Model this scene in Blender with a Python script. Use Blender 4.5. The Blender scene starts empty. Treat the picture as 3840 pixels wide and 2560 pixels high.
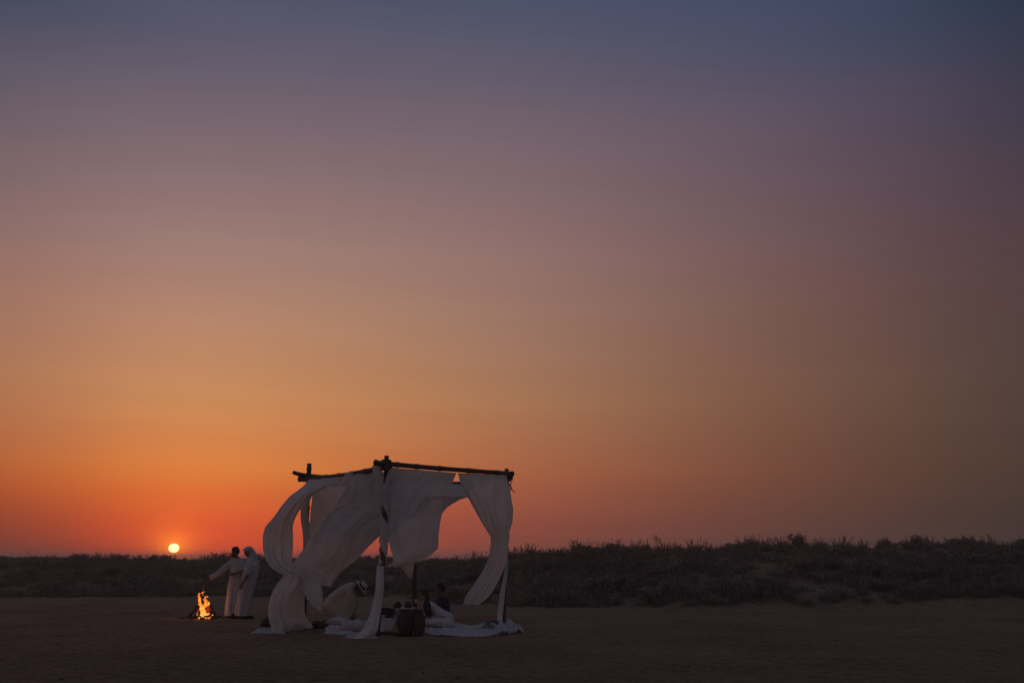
import bpy, bmesh, math, random
import numpy as np
from mathutils import Vector, Matrix, Quaternion, noise as mnoise
R = math.radians
random.seed(7)
rng = np.random.default_rng(11)
scn = bpy.context.scene
col = scn.collection

# ------------------------------------------------------------------ camera
CAM_H = 1.5
FPX = 3840 * 35.0 / 36.0
PITCH = math.atan((2090 - 1280) / FPX)
cd = bpy.data.cameras.new('camera'); cam = bpy.data.objects.new('camera', cd); col.objects.link(cam)
cam.location = (0, 0, CAM_H); cam.rotation_euler = (math.pi / 2 + PITCH, 0, 0)
cd.lens = 35; cd.sensor_width = 36; cd.clip_start = 0.1; cd.clip_end = 6000
scn.camera = cam
CP, SP = math.cos(PITCH), math.sin(PITCH)

def ray(u, v):
    a = (u - 1920) / FPX; b = (1280 - v) / FPX
    return Vector((a, CP - b * SP, SP + b * CP))
def P(u, v, Y):
    d = ray(u, v); k = Y / d.y
    return Vector((d.x * k, Y, CAM_H + d.z * k))
def G(u, v, z=0.0):
    d = ray(u, v); k = (z - CAM_H) / d.z
    return Vector((d.x * k, d.y * k, z))
def PZ(u, Y, z):
    dep = Y * CP + (z - CAM_H) * SP
    return Vector(((u - 1920) / FPX * dep, Y, z))
def c1(x, y): return 940 + .472 * x, 1680 + .472 * y        # enlarged view of the pavilion -> pixels
def Q(x, y, Y): u, v = c1(x, y); return P(u, v, Y)
def QG(x, y, z=0.0): u, v = c1(x, y); return G(u, v, z)

# ------------------------------------------------------------------ sky, sun, exposure
SUN_DIR = ray(652, 2054).normalized()
SUN_AZ = math.atan2(SUN_DIR.x, SUN_DIR.y)
SUN_EL = math.asin(SUN_DIR.z)
def lin(c):
    return tuple(((x / 255) / 12.92 if x / 255 <= .04045 else (((x / 255) + .055) / 1.055) ** 2.4) for x in c)
world = bpy.data.worlds.new('World'); scn.world = world; world.use_nodes = True
wn, wl = world.node_tree.nodes, world.node_tree.links
for n in list(wn): wn.remove(n)
def N(t, nodes=wn, **k):
    n = nodes.new(t)
    for a, b in k.items(): setattr(n, a, b)
    return n
def M(op, a, b=None, c=None, clamp=False):
    n = N('ShaderNodeMath', operation=op, use_clamp=clamp)
    for i, s in enumerate((a, b, c)):
        if s is None: continue
        if isinstance(s, (int, float)): n.inputs[i].default_value = s
        else: wl.new(s, n.inputs[i])
    return n.outputs[0]
tc = N('ShaderNodeTexCoord'); sep = N('ShaderNodeSeparateXYZ'); wl.new(tc.outputs['Generated'], sep.inputs[0])
X, Y_, Z = sep.outputs
el = M('MULTIPLY', M('ARCSINE', Z), 180 / math.pi)             # degrees above the horizon
az = M('MULTIPLY', M('ARCTAN2', X, Y_), 180 / math.pi)         # degrees east of the view axis
# columns of dusk colours by azimuth; stops: elevation -> colour
ELS = [-3, .3, 1.9, 3.4, 4.6, 8.9, 13.8, 16.7, 24, 28, 31, 45, 90]
TU = [0, 163, 652, 1300, 1960, 2940, 3600, 3840]              # dusk colours as seen, turned into directions below
TT = {
 0: [(66,72,94),(72,76,97),(80,80,102),(79,82,104),(75,82,105),(66,73,102),(52,62,84),(42,50,70)],
 150: [(80,78,96),(85,82,100),(92,88,107),(91,88,107),(88,86,106),(74,76,99),(58,66,86),(46,52,70)],
 300: [(96,88,101),(103,93,105),(107,97,110),(104,94,109),(98,90,106),(82,76,96),(72,66,84),(58,56,72)],
 490: [(108,92,104),(116,98,107),(122,102,111),(120,101,110),(115,98,108),(98,83,97),(83,68,83),(71,59,74)],
 980: [(148,112,102),(154,118,110),(164,128,118),(158,124,114),(146,112,107),(114,86,85),(92,67,71),(81,61,64)],
 1170: [(160,112,90),(168,118,96),(182,134,110),(170,128,105),(152,116,102),(117,85,77),(92,69,65),(80,63,60)],
 1500: [(172,115,80),(184,124,84),(204,142,90),(190,130,86),(165,116,84),(120,84,68),(92,70,60),(78,61,56)],
 1780: [(176,90,50),(190,98,50),(228,130,60),(205,115,60),(165,95,66),(114,72,58),(84,62,52),(74,58,50)],
 1860: [(165,76,46),(180,82,46),(232,112,50),(195,95,56),(155,86,64),(108,70,58),(80,60,52),(70,56,50)],
 1960: [(135,62,46),(150,66,46),(236,92,44),(186,80,56),(142,76,62),(100,65,57),(76,58,52),(66,54,50)],
 2050: [(112,58,48),(125,58,46),(236,76,38),(186,74,52),(132,72,61),(92,64,58),(70,56,52),(62,52,50)],
 2150: [(104,56,48),(114,56,46),(230,68,38),(180,70,52),(126,70,60),(90,62,57),(68,55,52),(60,52,50)],
}
TV = sorted(TT); TA = np.array([TT[v] for v in TV], float)
def seen(azd, eld):
    d = Vector((math.sin(R(azd)) * math.cos(R(eld)), math.cos(R(azd)) * math.cos(R(eld)), math.sin(R(eld))))
    dep = d.y * CP + d.z * SP; u = 1920 + FPX * d.x / dep; v = 1280 - FPX * (d.z * CP - d.y * SP) / dep
    out = []
    for k in range(3):
        col_ = [np.interp(v, TV, TA[:, c, k]) for c in range(len(TU))]; out.append(float(np.interp(u, TU, col_)))
    return np.array(out)
ZEN = np.array((78, 84, 114.))
AZS = [-45] + [-33 + 3 * k for k in range(23)] + [45]
COLS = {}
for a_ in AZS:
    c_ = [sum(w_ * seen(max(min(a_ + o_, 34), -34), e_) for o_, w_ in ((-4, .12), (-2, .23), (0, .3), (2, .23), (4, .12))) for e_ in ELS[:-2]]
    COLS[a_] = c_ + [c_[-1] * .45 + ZEN * .55, ZEN]
COLS[80] = [(76,66,70),(78,67,71),(80,68,72),(82,69,73),(82,70,73),(84,70,76),(86,72,82),(84,72,84),(78,74,92),(74,76,98),(74,78,102),(76,82,110),ZEN]
COLS[180] = [(92,84,98),(96,86,98),(102,88,98),(106,91,100),(108,92,100),(110,95,104),(106,97,112),(102,97,116),(94,94,118),(90,92,118),(88,92,118),(82,88,116),ZEN]
def elramp(cols):
    r = N('ShaderNodeValToRGB'); wl.new(eln, r.inputs[0])
    e = r.color_ramp.elements
    while len(e) < len(ELS): e.new(.5)
    for i, (a, c) in enumerate(zip(ELS, cols)):
        e[i].position = (math.sqrt((a + 3) / 93)); e[i].color = (*lin(c), 1)
    return r.outputs[0]
eln = M('SQRT', M('DIVIDE', M('ADD', el, 3.0), 93.0, clamp=True))
keys = sorted(COLS)
def step(a, b, x):
    n = N('ShaderNodeMapRange', interpolation_type='SMOOTHSTEP'); wl.new(x, n.inputs[0])
    n.inputs[1].default_value = a; n.inputs[2].default_value = b
    return n.outputs[0]
def lstep(a, b, x):
    n = N('ShaderNodeMapRange'); wl.new(x, n.inputs[0])
    n.inputs[1].default_value = a; n.inputs[2].default_value = b
    return n.outputs[0]
def mix(f, a, b, bt='MIX'):
    n = N('ShaderNodeMix', data_type='RGBA', blend_type=bt)
    if isinstance(f, (int, float)): n.inputs[0].default_value = f
    else: wl.new(f, n.inputs[0])
    for s, i in ((a, 6), (b, 7)):
        if isinstance(s, tuple): n.inputs[i].default_value = s
        else: wl.new(s, n.inputs[i])
    return n.outputs[2]
back = elramp(COLS[180])
cur = mix(lstep(-170, -45, az), back, elramp(COLS[-45]))
for a, b in zip(keys, keys[1:]):
    cur = mix(lstep(a, b, az), cur, elramp(COLS[b]))
# faint uneven layers of dust across the sky
cv = N('ShaderNodeCombineXYZ'); wl.new(M('MULTIPLY', az, .035), cv.inputs[0]); wl.new(M('ADD', M('MULTIPLY', el, .55), M('MULTIPLY', az, .012)), cv.inputs[1])
dn = N('ShaderNodeTexNoise'); wl.new(cv.outputs[0], dn.inputs[0]); dn.inputs['Scale'].default_value = 1.0; dn.inputs['Detail'].default_value = 4; dn.inputs['Roughness'].default_value = .55
dm = M('MULTIPLY_ADD', M('SUBTRACT', dn.outputs['Fac'], .5), M('MULTIPLY_ADD', M('POWER', 2.71828, M('MULTIPLY', el, -.10)), .22, .05), 1.0)
cg = N('ShaderNodeCombineColor'); [wl.new(dm, cg.inputs[k]) for k in range(3)]
cur = mix(1.0, cur, cg.outputs[0], 'MULTIPLY')
# aureole and disc of the setting sun
vd = N('ShaderNodeCombineXYZ')
wl.new(M('SUBTRACT', az, math.degrees(SUN_AZ)), vd.inputs[0])
wl.new(M('MULTIPLY', M('SUBTRACT', el, math.degrees(SUN_EL)), 1.14), vd.inputs[1])
vl = N('ShaderNodeVectorMath', operation='LENGTH'); wl.new(vd.outputs[0], vl.inputs[0])
dist = vl.outputs['Value']
g1 = M('POWER', 2.71828, M('MULTIPLY', dist, -1.6))
g2 = M('POWER', 2.71828, M('MULTIPLY', dist, -.42))
cur = mix(g2, cur, (.15, .012, .000, 1), 'ADD')
cur = mix(g1, cur, (1.0, .34, .008, 1), 'ADD')
disc = M('SUBTRACT', 1.0, step(.215, .305, dist))
cur = mix(disc, cur, (4.0, 2.3, .88, 1), 'ADD')
sky = N('ShaderNodeTexSky', sky_type='NISHITA', sun_disc=False)
sky.sun_elevation = SUN_EL; sky.sun_rotation = SUN_AZ; sky.dust_density = 4.0; sky.air_density = 1.2
cur = mix(.004, cur, sky.outputs[0], 'ADD')
bg = N('ShaderNodeBackground'); wl.new(cur, bg.inputs[0]); bg.inputs[1].default_value = 1.0
wo = N('ShaderNodeOutputWorld'); wl.new(bg.outputs[0], wo.inputs[0])

sl = bpy.data.lights.new('sun', 'SUN'); sl.energy = .22; sl.angle = R(.53); sl.color = (1, .38, .13)
so = bpy.data.objects.new('sun', sl); col.objects.link(so)
so.rotation_euler = SUN_DIR.to_track_quat('Z', 'Y').to_euler(); so.location = (-20, 40, 20)
vs = scn.view_settings
vs.view_transform = 'Standard'; vs.look = 'None'; vs.exposure = 0.0; vs.gamma = 1.0; vs.use_curve_mapping = False

# ------------------------------------------------------------------ materials
def srf(name, c1_, c2_, scale=8.0, rough=.9, bump=0.0, bscale=40.0, trans=0.0, detail=5.0, spec=.2, stretch=None):
    m = bpy.data.materials.new(name); m.use_nodes = True
    t = m.node_tree; nd, lk = t.nodes, t.links
    b = nd['Principled BSDF']; b.inputs['Roughness'].default_value = rough; b.inputs['Specular IOR Level'].default_value = spec
    co = nd.new('ShaderNodeTexCoord'); src = co.outputs['Object']
    if stretch:
        mp = nd.new('ShaderNodeMapping'); mp.inputs['Scale'].default_value = stretch; lk.new(src, mp.inputs[0]); src = mp.outputs[0]
    no = nd.new('ShaderNodeTexNoise'); no.inputs['Scale'].default_value = scale; no.inputs['Detail'].default_value = detail; lk.new(src, no.inputs[0])
    rp = nd.new('ShaderNodeValToRGB'); rp.color_ramp.elements[0].position = .3; rp.color_ramp.elements[1].position = .7
    rp.color_ramp.elements[0].color = (*c1_, 1); rp.color_ramp.elements[1].color = (*c2_, 1)
    lk.new(no.outputs['Fac'], rp.inputs[0]); lk.new(rp.outputs[0], b.inputs['Base Color'])
    if bump:
        n2 = nd.new('ShaderNodeTexNoise'); n2.inputs['Scale'].default_value = bscale; n2.inputs['Detail'].default_value = 6; lk.new(src, n2.inputs[0])
        bp = nd.new('ShaderNodeBump'); bp.inputs['Strength'].default_value = 1; bp.inputs['Distance'].default_value = bump
        lk.new(n2.outputs['Fac'], bp.inputs['Height']); lk.new(bp.outputs[0], b.inputs['Normal'])
    if trans:
        tr = nd.new('ShaderNodeBsdfTranslucent'); lk.new(rp.outputs[0], tr.inputs[0])
        mx = nd.new('ShaderNodeMixShader'); mx.inputs[0].default_value = trans
        lk.new(b.outputs[0], mx.inputs[1]); lk.new(tr.outputs[0], mx.inputs[2]); lk.new(mx.outputs[0], nd['Material Output'].inputs[0])
    return m
MAT = {
 'muslin': srf('white_muslin', (.57,.545,.46), (.66,.635,.54), 3.0, .95, .003, 55, .30),
 'muslin_thick': srf('white_cotton', (.38,.365,.32), (.48,.465,.41), 9.0, .95, .01, 40, .04),
 'kandura': srf('kandura_cotton', (.39,.375,.335), (.47,.45,.40), 4.0, .9, .004, 60, .06),
 'tunic': srf('cream_linen', (.42,.36,.25), (.50,.43,.31), 6.0, .95, .004, 60, .05),
 'dress': srf('white_dress_cotton', (.46,.45,.41), (.56,.55,.50), 6.0, .95, .004, 60, .05),
 'dark_cloth': srf('dark_cloth', (.03,.028,.03), (.05,.045,.045), 8.0, .95, .003, 60),
 'skin': srf('brown_skin', (.16,.085,.055), (.20,.11,.07), 12.0, .6, .0, 60),
 'skin_light': srf('tan_skin', (.30,.19,.13), (.36,.23,.16), 12.0, .6),
 'hair': srf('black_hair', (.010,.008,.007), (.02,.016,.013), 60.0, .6, .002, 200),
 'hair_brown': srf('dark_brown_hair', (.022,.014,.010), (.04,.026,.018), 60.0, .55, .002, 200, stretch=(4,4,.5)),
 'eye': srf('dark_eye', (.01,.01,.01), (.02,.02,.02), 5, .3),
 'straw': srf('straw', (.46,.39,.28), (.56,.48,.35), 90.0, .8, .002, 150),
 'ribbon': srf('black_ribbon', (.012,.011,.012), (.02,.018,.018), 20, .7),
 'bamboo': srf('smoked_bamboo', (.060,.036,.023), (.105,.064,.040), 9.0, .55, .003, 60, stretch=(1,1,.25)),
 'rope': srf('hemp_rope', (.06,.042,.028), (.10,.07,.045), 120, .95, .002, 200),
 'terracotta': srf('dark_terracotta', (.058,.030,.023), (.085,.044,.034), 7, .8, .003, 60),
 'wood': srf('dark_wood', (.035,.022,.015), (.07,.042,.027), 10, .7, .003, 40, stretch=(.4,4,4)),
 'char': srf('charred_wood', (.010,.008,.007), (.035,.022,.016), 14, .95, .008, 30),
 'stone': srf('fire_stone', (.045,.035,.030), (.09,.07,.06), 6, .95, .01, 20),
 'wicker': srf('wicker', (.13,.085,.05), (.24,.16,.10), 40, .8, .004, 80),
 'enamel': srf('pale_glaze', (.40,.38,.36), (.48,.46,.44), 10, .3, 0, 10, 0, 5, .5),
 'glass_dark': srf('dark_bottle', (.012,.014,.012), (.02,.022,.018), 10, .15, 0, 10, 0, 5, .5),
 'leather': srf('dark_leather', (.020,.015,.013), (.035,.026,.022), 14, .6, .003, 50),
 'leaf': srf('desert_foliage', (.165,.145,.088), (.225,.192,.122), 3.0, .9, trans=.25),
 'leaf2': srf('dry_foliage', (.20,.165,.105), (.28,.23,.15), 3.0, .9, trans=.25),
 'twig': srf('dry_twig', (.05,.035,.025), (.08,.06,.045), 9.0, .9),
}
# sand: reddish, trampled, slightly varied
def sand():
    m = bpy.data.materials.new('desert_sand'); m.use_nodes = True
    t = m.node_tree; nd, lk = t.nodes, t.links; b = nd['Principled BSDF']
    b.inputs['Roughness'].default_value = 1; b.inputs['Specular IOR Level'].default_value = .05
    co = nd.new('ShaderNodeTexCoord')
    def nz(s, d=6, rough=.6):
        n = nd.new('ShaderNodeTexNoise'); n.inputs['Scale'].default_value = s; n.inputs['Detail'].default_value = d; n.inputs['Roughness'].default_value = rough
        lk.new(co.outputs['Object'], n.inputs[0]); return n.outputs['Fac']
    rp = nd.new('ShaderNodeValToRGB'); e = rp.color_ramp.elements
    e[0].position = .38; e[0].color = (.135, .095, .052, 1); e[1].position = .62; e[1].color = (.400, .284, .158, 1)
    mm = nd.new('ShaderNodeMath'); mm.operation = 'MULTIPLY_ADD'; mm.inputs[1].default_value = .74
    m2 = nd.new('ShaderNodeMath'); m2.operation = 'MULTIPLY'; m2.inputs[1].default_value = .26
    lk.new(nz(5.5, 9, .8), mm.inputs[0]); lk.new(nz(.33, 4), m2.inputs[0]); lk.new(m2.outputs[0], mm.inputs[2])
    lk.new(mm.outputs[0], rp.inputs[0]); lk.new(rp.outputs[0], b.inputs['Base Color'])
    b1 = nd.new('ShaderNodeBump'); b1.inputs['Strength'].default_value = 1; b1.inputs['Distance'].default_value = .15; lk.new(nz(4.5, 9, .75), b1.inputs['Height'])
    lk.new(b1.outputs[0], b.inputs['Normal'])
    return m
MAT['sand'] = sand()

# ------------------------------------------------------------------ small helpers
def obj(name, me, mat, parent=None, loc=None):
    o = bpy.data.objects.new(name, me); col.objects.link(o)
    if mat and not me.materials: me.materials.append(MAT[mat] if isinstance(mat, str) else mat)
    if parent: o.parent = parent
    if loc is not None: o.location = loc
    return o
def tag(o, label=None, cat=None, group=None, kind=None):
    for k, v in (('label', label), ('category', cat), ('group', group), ('kind', kind)):
        if v: o[k] = v
    return o
def empty(name, loc, label, cat, group=None, rz=0):
    o = bpy.data.objects.new(name, None); col.objects.link(o); o.location = loc; o.rotation_euler.z = rz
    o.empty_display_size = .1
    return tag(o, label, cat, group)
def to_mesh(bm, name, smooth=True):
    bmesh.ops.recalc_face_normals(bm, faces=bm.faces)
    me = bpy.data.meshes.new(name); bm.to_mesh(me); bm.free()
    if smooth: me.polygons.foreach_set('use_smooth', [True] * len(me.polygons))
    return me
def frames(pts):
    """tangent frames along a polyline"""
    out = []; n = len(pts); up = None
    for i in range(n):
        t = (pts[min(i + 1, n - 1)] - pts[max(i - 1, 0)]).normalized()
        if up is None:
            up = Vector((0, 0, 1)) if abs(t.z) < .9 else Vector((1, 0, 0))
        a = up.cross(t)
        if a.length < 1e-6: a = Vector((1, 0, 0)).cross(t)
        a.normalize(); b = t.cross(a).normalized(); up = b
        out.append((t, a, b))
    return out
def tube(bm, pts, rad, seg=10, cap=True, flat=1.0):
    pts = [Vector(p) for p in pts]
    if not isinstance(rad, (list, tuple)): rad = [rad] * len(pts)
    rings = []
    for p, r, (t, a, b) in zip(pts, rad, frames(pts)):
        rings.append([bm.verts.new(p + a * (math.cos(2 * math.pi * k / seg) * r) + b * (math.sin(2 * math.pi * k / seg) * r * flat)) for k in range(seg)])
    for r0, r1 in zip(rings, rings[1:]):
        for k in range(seg): bm.faces.new((r0[k], r0[(k + 1) % seg], r1[(k + 1) % seg], r1[k]))
    if cap: bm.faces.new(rings[0]); bm.faces.new(rings[-1])
    return rings
def crom(p0, p1, p2, p3, t):
    return .5 * ((2 * p1) + (p2 - p0) * t + (2 * p0 - 5 * p1 + 4 * p2 - p3) * t * t + (3 * p1 - p0 - 3 * p2 + p3) * t ** 3)
def spline(pts, n, smooth=True):
    pts = [np.array(p, float) for p in pts]; m = len(pts) - 1; out = []
    for i in range(n):
        s = i / (n - 1) * m; k = min(int(s), m - 1); t = s - k
        if smooth: out.append(crom(pts[max(k - 1, 0)], pts[k], pts[k + 1], pts[min(k + 2, m)], t))
        else: out.append(pts[k] * (1 - t) + pts[k + 1] * t)
    return out
def sp3(pts, n): return [Vector(p) for p in spline(pts, n)]
def ball(bm, c, r, seg=12):
    """ellipsoid; r number or (rx,ry,rz)"""
    if isinstance(r, (int, float)): r = (r, r, r)
    m = Matrix.Translation(Vector(c)) @ Matrix.Diagonal((*r, 1))
    bmesh.ops.create_uvsphere(bm, u_segments=seg, v_segments=max(6, seg // 2 + 2), radius=1, matrix=m)
def eball(bm, c, axes, seg=12):
    """ellipsoid with given axis vectors"""
    m = Matrix((( axes[0][0], axes[1][0], axes[2][0], c[0]), (axes[0][1], axes[1][1], axes[2][1], c[1]), (axes[0][2], axes[1][2], axes[2][2], c[2]), (0, 0, 0, 1)))
    bmesh.ops.create_uvsphere(bm, u_segments=seg, v_segments=max(6, seg // 2 + 2), radius=1, matrix=m)
def limb(bm, pts, rad, seg=12):
    pts = [Vector(p) for p in pts]
    n = max(8, len(pts) * 5)
    sp = spline([(*p, r) for p, r in zip(pts, rad)], n)
    tube(bm, [Vector(s[:3]) for s in sp], [max(float(s[3]), .003) for s in sp], seg)
    ball(bm, pts[0], rad[0] * .98, seg); ball(bm, pts[-1], rad[-1] * .98, seg)
def fuse(bm, name, voxel=.01, smooth=4, fac=.5):
    """union of overlapping closed shapes -> one continuous surface"""
    me = to_mesh(bm, name + '_raw')
    o = bpy.data.objects.new(name + '_tmp', me); col.objects.link(o)
    m = o.modifiers.new('r', 'REMESH'); m.mode = 'VOXEL'; m.voxel_size = voxel; m.use_smooth_shade = True
    if smooth:
        s = o.modifiers.new('s', 'SMOOTH'); s.iterations = smooth; s.factor = fac
    dg = bpy.context.evaluated_depsgraph_get()
    res = bpy.data.meshes.new_from_object(o.evaluated_get(dg)); res.name = name
    bpy.data.objects.remove(o); bpy.data.meshes.remove(me)
    res.polygons.foreach_set('use_smooth', [True] * len(res.polygons))
    return res
def lathe(bm, prof, seg=28, jitter=0.0):
    rings = []
    for r, z in prof:
        rings.append([bm.verts.new((r * math.cos(2 * math.pi * k / seg), r * math.sin(2 * math.pi * k / seg), z)) for k in range(seg)])
    for a, b in zip(rings, rings[1:]):
        for k in range(seg): bm.faces.new((a[k], a[(k + 1) % seg], b[(k + 1) % seg], b[k]))
    bm.faces.new(rings[0]); bm.faces.new(rings[-1])
def vnoise(x, y, seed=0):
    """numpy lattice value noise, -1..1"""
    xi = np.floor(x).astype(np.int64); yi = np.floor(y).astype(np.int64); fx = x - xi; fy = y - yi
    fx = fx * fx * (3 - 2 * fx); fy = fy * fy * (3 - 2 * fy)
    def h(a, b):
        n = (a * 374761393 + b * 668265263 + seed * 974634777) & 0xffffffff
        n = ((n ^ (n >> 13)) * 1274126177) & 0xffffffff
        return ((n ^ (n >> 16)) & 0xffff) / 32767.5 - 1
    return (h(xi, yi) * (1 - fx) + h(xi + 1, yi) * fx) * (1 - fy) + (h(xi, yi + 1) * (1 - fx) + h(xi + 1, yi + 1) * fx) * fy

# ------------------------------------------------------------------ ground: one sheet with the low banks, out to the horizon
RIDGE = [(-2500, 2080), (-600, 2082), (0, 2086), (300, 2092), (700, 2103), (1000, 2106), (1400, 2105), (1640, 2107), (1750, 2100), (1850, 2088), (1950, 2084), (2050, 2084),
         (2150, 2076), (2250, 2067), (2400, 2064), (2600, 2061), (2800, 2057), (3000, 2054), (3300, 2053), (3600, 2051), (3840, 2051), (4600, 2040), (8000, 2040)]
RT = [((u - 1920) / FPX / CP, math.atan((2090 - v) / FPX * CP * CP)) for u, v in RIDGE]
def sstep(a, b, x):
    t = np.clip((x - a) / (b - a), 0, 1); return t * t * (3 - 2 * t)
def height(x, y):
    x = np.asarray(x, float); y = np.asarray(y, float)
    tx = x / np.maximum(y, 5.0)
    e = np.interp(tx, [r[0] for r in RT], [r[1] for r in RT])
    rt = sstep(-.16, .06, tx)                       # 0 over the far low bank, 1 over the nearer one
    y0 = 40.5 * (1 - rt) + 32.0 * rt; yr = 62 * (1 - rt) + 46 * rt
    w1 = vnoise(x * .10, y * .10, 5) * 1.8 + vnoise(x * .35, y * .35, 6) * .8
    z = CAM_H + np.tan(e) * yr
    f = np.clip((y + w1 - y0) / (yr - y0), 0, 1)
    prof = np.where(f < 1, (1 - (1 - f) ** 1.7) * .93 + .07 * f, 1)
    hum = (vnoise(x * .45, y * .3, 1) * .10 + vnoise(x * 1.1, y * .9, 2) * .045) * sstep(0, .25, f) * (1 - .6 * sstep(.8, 1, f))
    far = sstep(yr + 6, yr + 60, y) * .9
    low = vnoise(x * .22, y * .22, 3) * .012 + vnoise(x * .9, y * .9, 4) * .012 + (vnoise(x * 2.3, y * 2.6, 21) * .016 + np.maximum(vnoise(x * 3.1, y * 2.9, 22), 0) * -.024) * (1 - sstep(28, 36, y))
    return z * prof + hum * 1.2 - far + low * (1 - sstep(0, .2, f))
def hz(x, y): return float(height(np.array([x]), np.array([y]))[0])
def axis(lo, hi, step, out, far):
    core = np.arange(lo, hi + 1e-6, step); ext = []; s = step; p = hi
    while p < far: s *= 1.22; p += s; ext.append(p)
    neg = []; s = step; p = lo
    while p > out: s *= 1.22; p -= s; neg.append(p)
    return np.concatenate([neg[::-1], core, ext])
xs = axis(-24, 30, .17, -600, 600); ys = np.concatenate([axis(9.5, 30, .10, -150, 30), axis(30.2, 66, .22, 30.1, 900)[1:]])
gx, gy = np.meshgrid(xs, ys); gz = height(gx, gy)
nx, ny = len(xs), len(ys)
co = np.stack([gx, gy, gz], -1).reshape(-1, 3)
ii = (np.arange(ny - 1)[:, None] * nx + np.arange(nx - 1)[None, :]).reshape(-1)
fc = np.stack([ii, ii + 1, ii + 1 + nx, ii + nx], -1)
def fast_mesh(name, co, faces, k):
    me = bpy.data.meshes.new(name); n = len(faces)
    me.vertices.add(len(co)); me.vertices.foreach_set('co', np.asarray(co, np.float32).reshape(-1))
    me.loops.add(n * k); me.loops.foreach_set('vertex_index', np.asarray(faces, np.int32).reshape(-1))
    me.polygons.add(n); me.polygons.foreach_set('loop_start', np.arange(0, n * k, k, dtype=np.int32))
    me.update(calc_edges=True); me.validate()
    return me
me = fast_mesh('ground', co, fc, 4); me.polygons.foreach_set('use_smooth', [True] * len(me.polygons))
tag(obj('ground', me, 'sand'), kind='structure')

# small clods and pebbles on the trampled sand
def clods():
    n = 9000; y = 11 + rng.random(n) ** 1.4 * 24; x = (rng.random(n) * 1.24 - .62) * y; r = .006 + rng.random(n) ** 5 * .022
    z = height(x, y); base = np.array([(1, 0, 0), (0, 1, 0), (-1, 0, 0), (0, -1, 0), (0, 0, .75), (0, 0, -.5)], float)
    v = base[None] * (1 + rng.normal(0, .22, (n, 6, 3))) * r[:, None, None]; v += rng.normal(0, .12, (n, 6, 3)) * r[:, None, None]
    v += np.stack([x, y, z + r * .05], -1)[:, None]
    f = np.array([(0, 1, 4), (1, 2, 4), (2, 3, 4), (3, 0, 4), (1, 0, 5), (2, 1, 5), (3, 2, 5), (0, 3, 5)])
    me = fast_mesh('clods', v.reshape(-1, 3), (f[None] + np.arange(n)[:, None, None] * 6).reshape(-1, 3), 3)
    tag(obj('clods', me, 'sand'), 'scattered small clods and pebbles on the trampled sand', 'pebbles', kind='stuff')
clods()

# ------------------------------------------------------------------ vegetation
def tuft_mesh(name, seed, h=.5, n=46, spread=.22, stalks=5):
    r = random.Random(seed); vs, fs = [], []
    for i in range(n + stalks):
        st = i >= n
        a = r.uniform(0, 2 * math.pi); d = r.random() ** .7 * spread * .5
        bx, by = math.cos(a) * d, math.sin(a) * d
        hh = h * (r.uniform(1.0, 1.4) if st else r.uniform(.35, 1.0)); lean = r.uniform(.15, .75) * (.55 if st else 1)
        a2 = a + r.uniform(-.6, .6); w = .007 if st else r.uniform(.008, .016)
        px, py = -math.sin(a2), math.cos(a2); k0 = len(vs)
        for j, t in enumerate((0, .45, .8, 1.0)):
            off = lean * hh * t * t; ww = w * ((1, .9, .55, .08)[j] if not st else (1, .8, 2.3, .6)[j])
            cx, cy, cz = bx + math.cos(a2) * off, by + math.sin(a2) * off, hh * t * (1 - .25 * lean * t)
            vs += [(cx - px * ww, cy - py * ww, cz), (cx + px * ww, cy + py * ww, cz)]
        for j in range(3): fs.append((k0 + 2 * j, k0 + 2 * j + 1, k0 + 2 * j + 3, k0 + 2 * j + 2))
    return vs, fs
def shrub_parts(seed, rad=.5, h=.55, nl=760):
    r = random.Random(seed); bm = bmesh.new(); tips = []
    for i in range(11):
        a = r.uniform(0, 2 * math.pi); ln = r.uniform(.4, .8)
        p = [Vector((0, 0, -.03))]; d = Vector((math.cos(a) * .8 * r.random(), math.sin(a) * .8 * r.random(), 1)).normalized()
        for k in range(4):
            d = (d + Vector((math.cos(a) * .28, math.sin(a) * .28, r.uniform(-.2, .1)))).normalized()
            p.append(p[-1] + Vector((d.x * rad, d.y * rad, d.z * h)) * ln * .32)
        tube(bm, p, [.014, .011, .008, .006, .003], 5); tips += p[1:]
    st = to_mesh(bm, 'stems')
    vs, fs = [], []
    cl = [tips[r.randrange(len(tips))] + Vector((r.gauss(0, .1) * rad, r.gauss(0, .1) * rad, r.gauss(.05, .1) * h)) for _ in range(34)]
    for i in range(nl):
        c = cl[r.randrange(len(cl))]; s = .16
        p = c + Vector((r.gauss(0, s) * rad, r.gauss(0, s) * rad, r.gauss(0, s) * h))
        if p.z < .0: p.z = r.uniform(0, .1)
        t = Vector((r.gauss(0, 1), r.gauss(0, 1), r.gauss(.7, .8))).normalized(); b = t.orthogonal().normalized()
        b.rotate(Quaternion(t, r.uniform(0, 6.28))); l = r.uniform(.04, .10); w = l * .30; k0 = len(vs)
        vs += [p - t * l, p + b * w, p + t * l, p - b * w]; fs.append((k0, k0 + 1, k0 + 2, k0 + 3))
    lm = bpy.data.meshes.new('foliage'); lm.from_pydata([tuple(v) for v in vs], [], fs)
    return st, lm
TUFTS = [tuft_mesh('tuft', 20 + i, h=(.42, .5, .36, .55, .45, .6)[i], n=(44, 60, 40, 38, 70, 50)[i], spread=(.3, .4, .26, .3, .5, .36)[i], stalks=(4, 6, 3, 9, 5, 8)[i]) for i in range(6)]
TM = []
for i, (v, f) in enumerate(TUFTS):
    m = bpy.data.meshes.new('grass_blades'); m.from_pydata(v, [], f); m.materials.append(MAT['leaf2'] if i % 3 == 1 else MAT['leaf']); TM.append(m)
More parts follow.
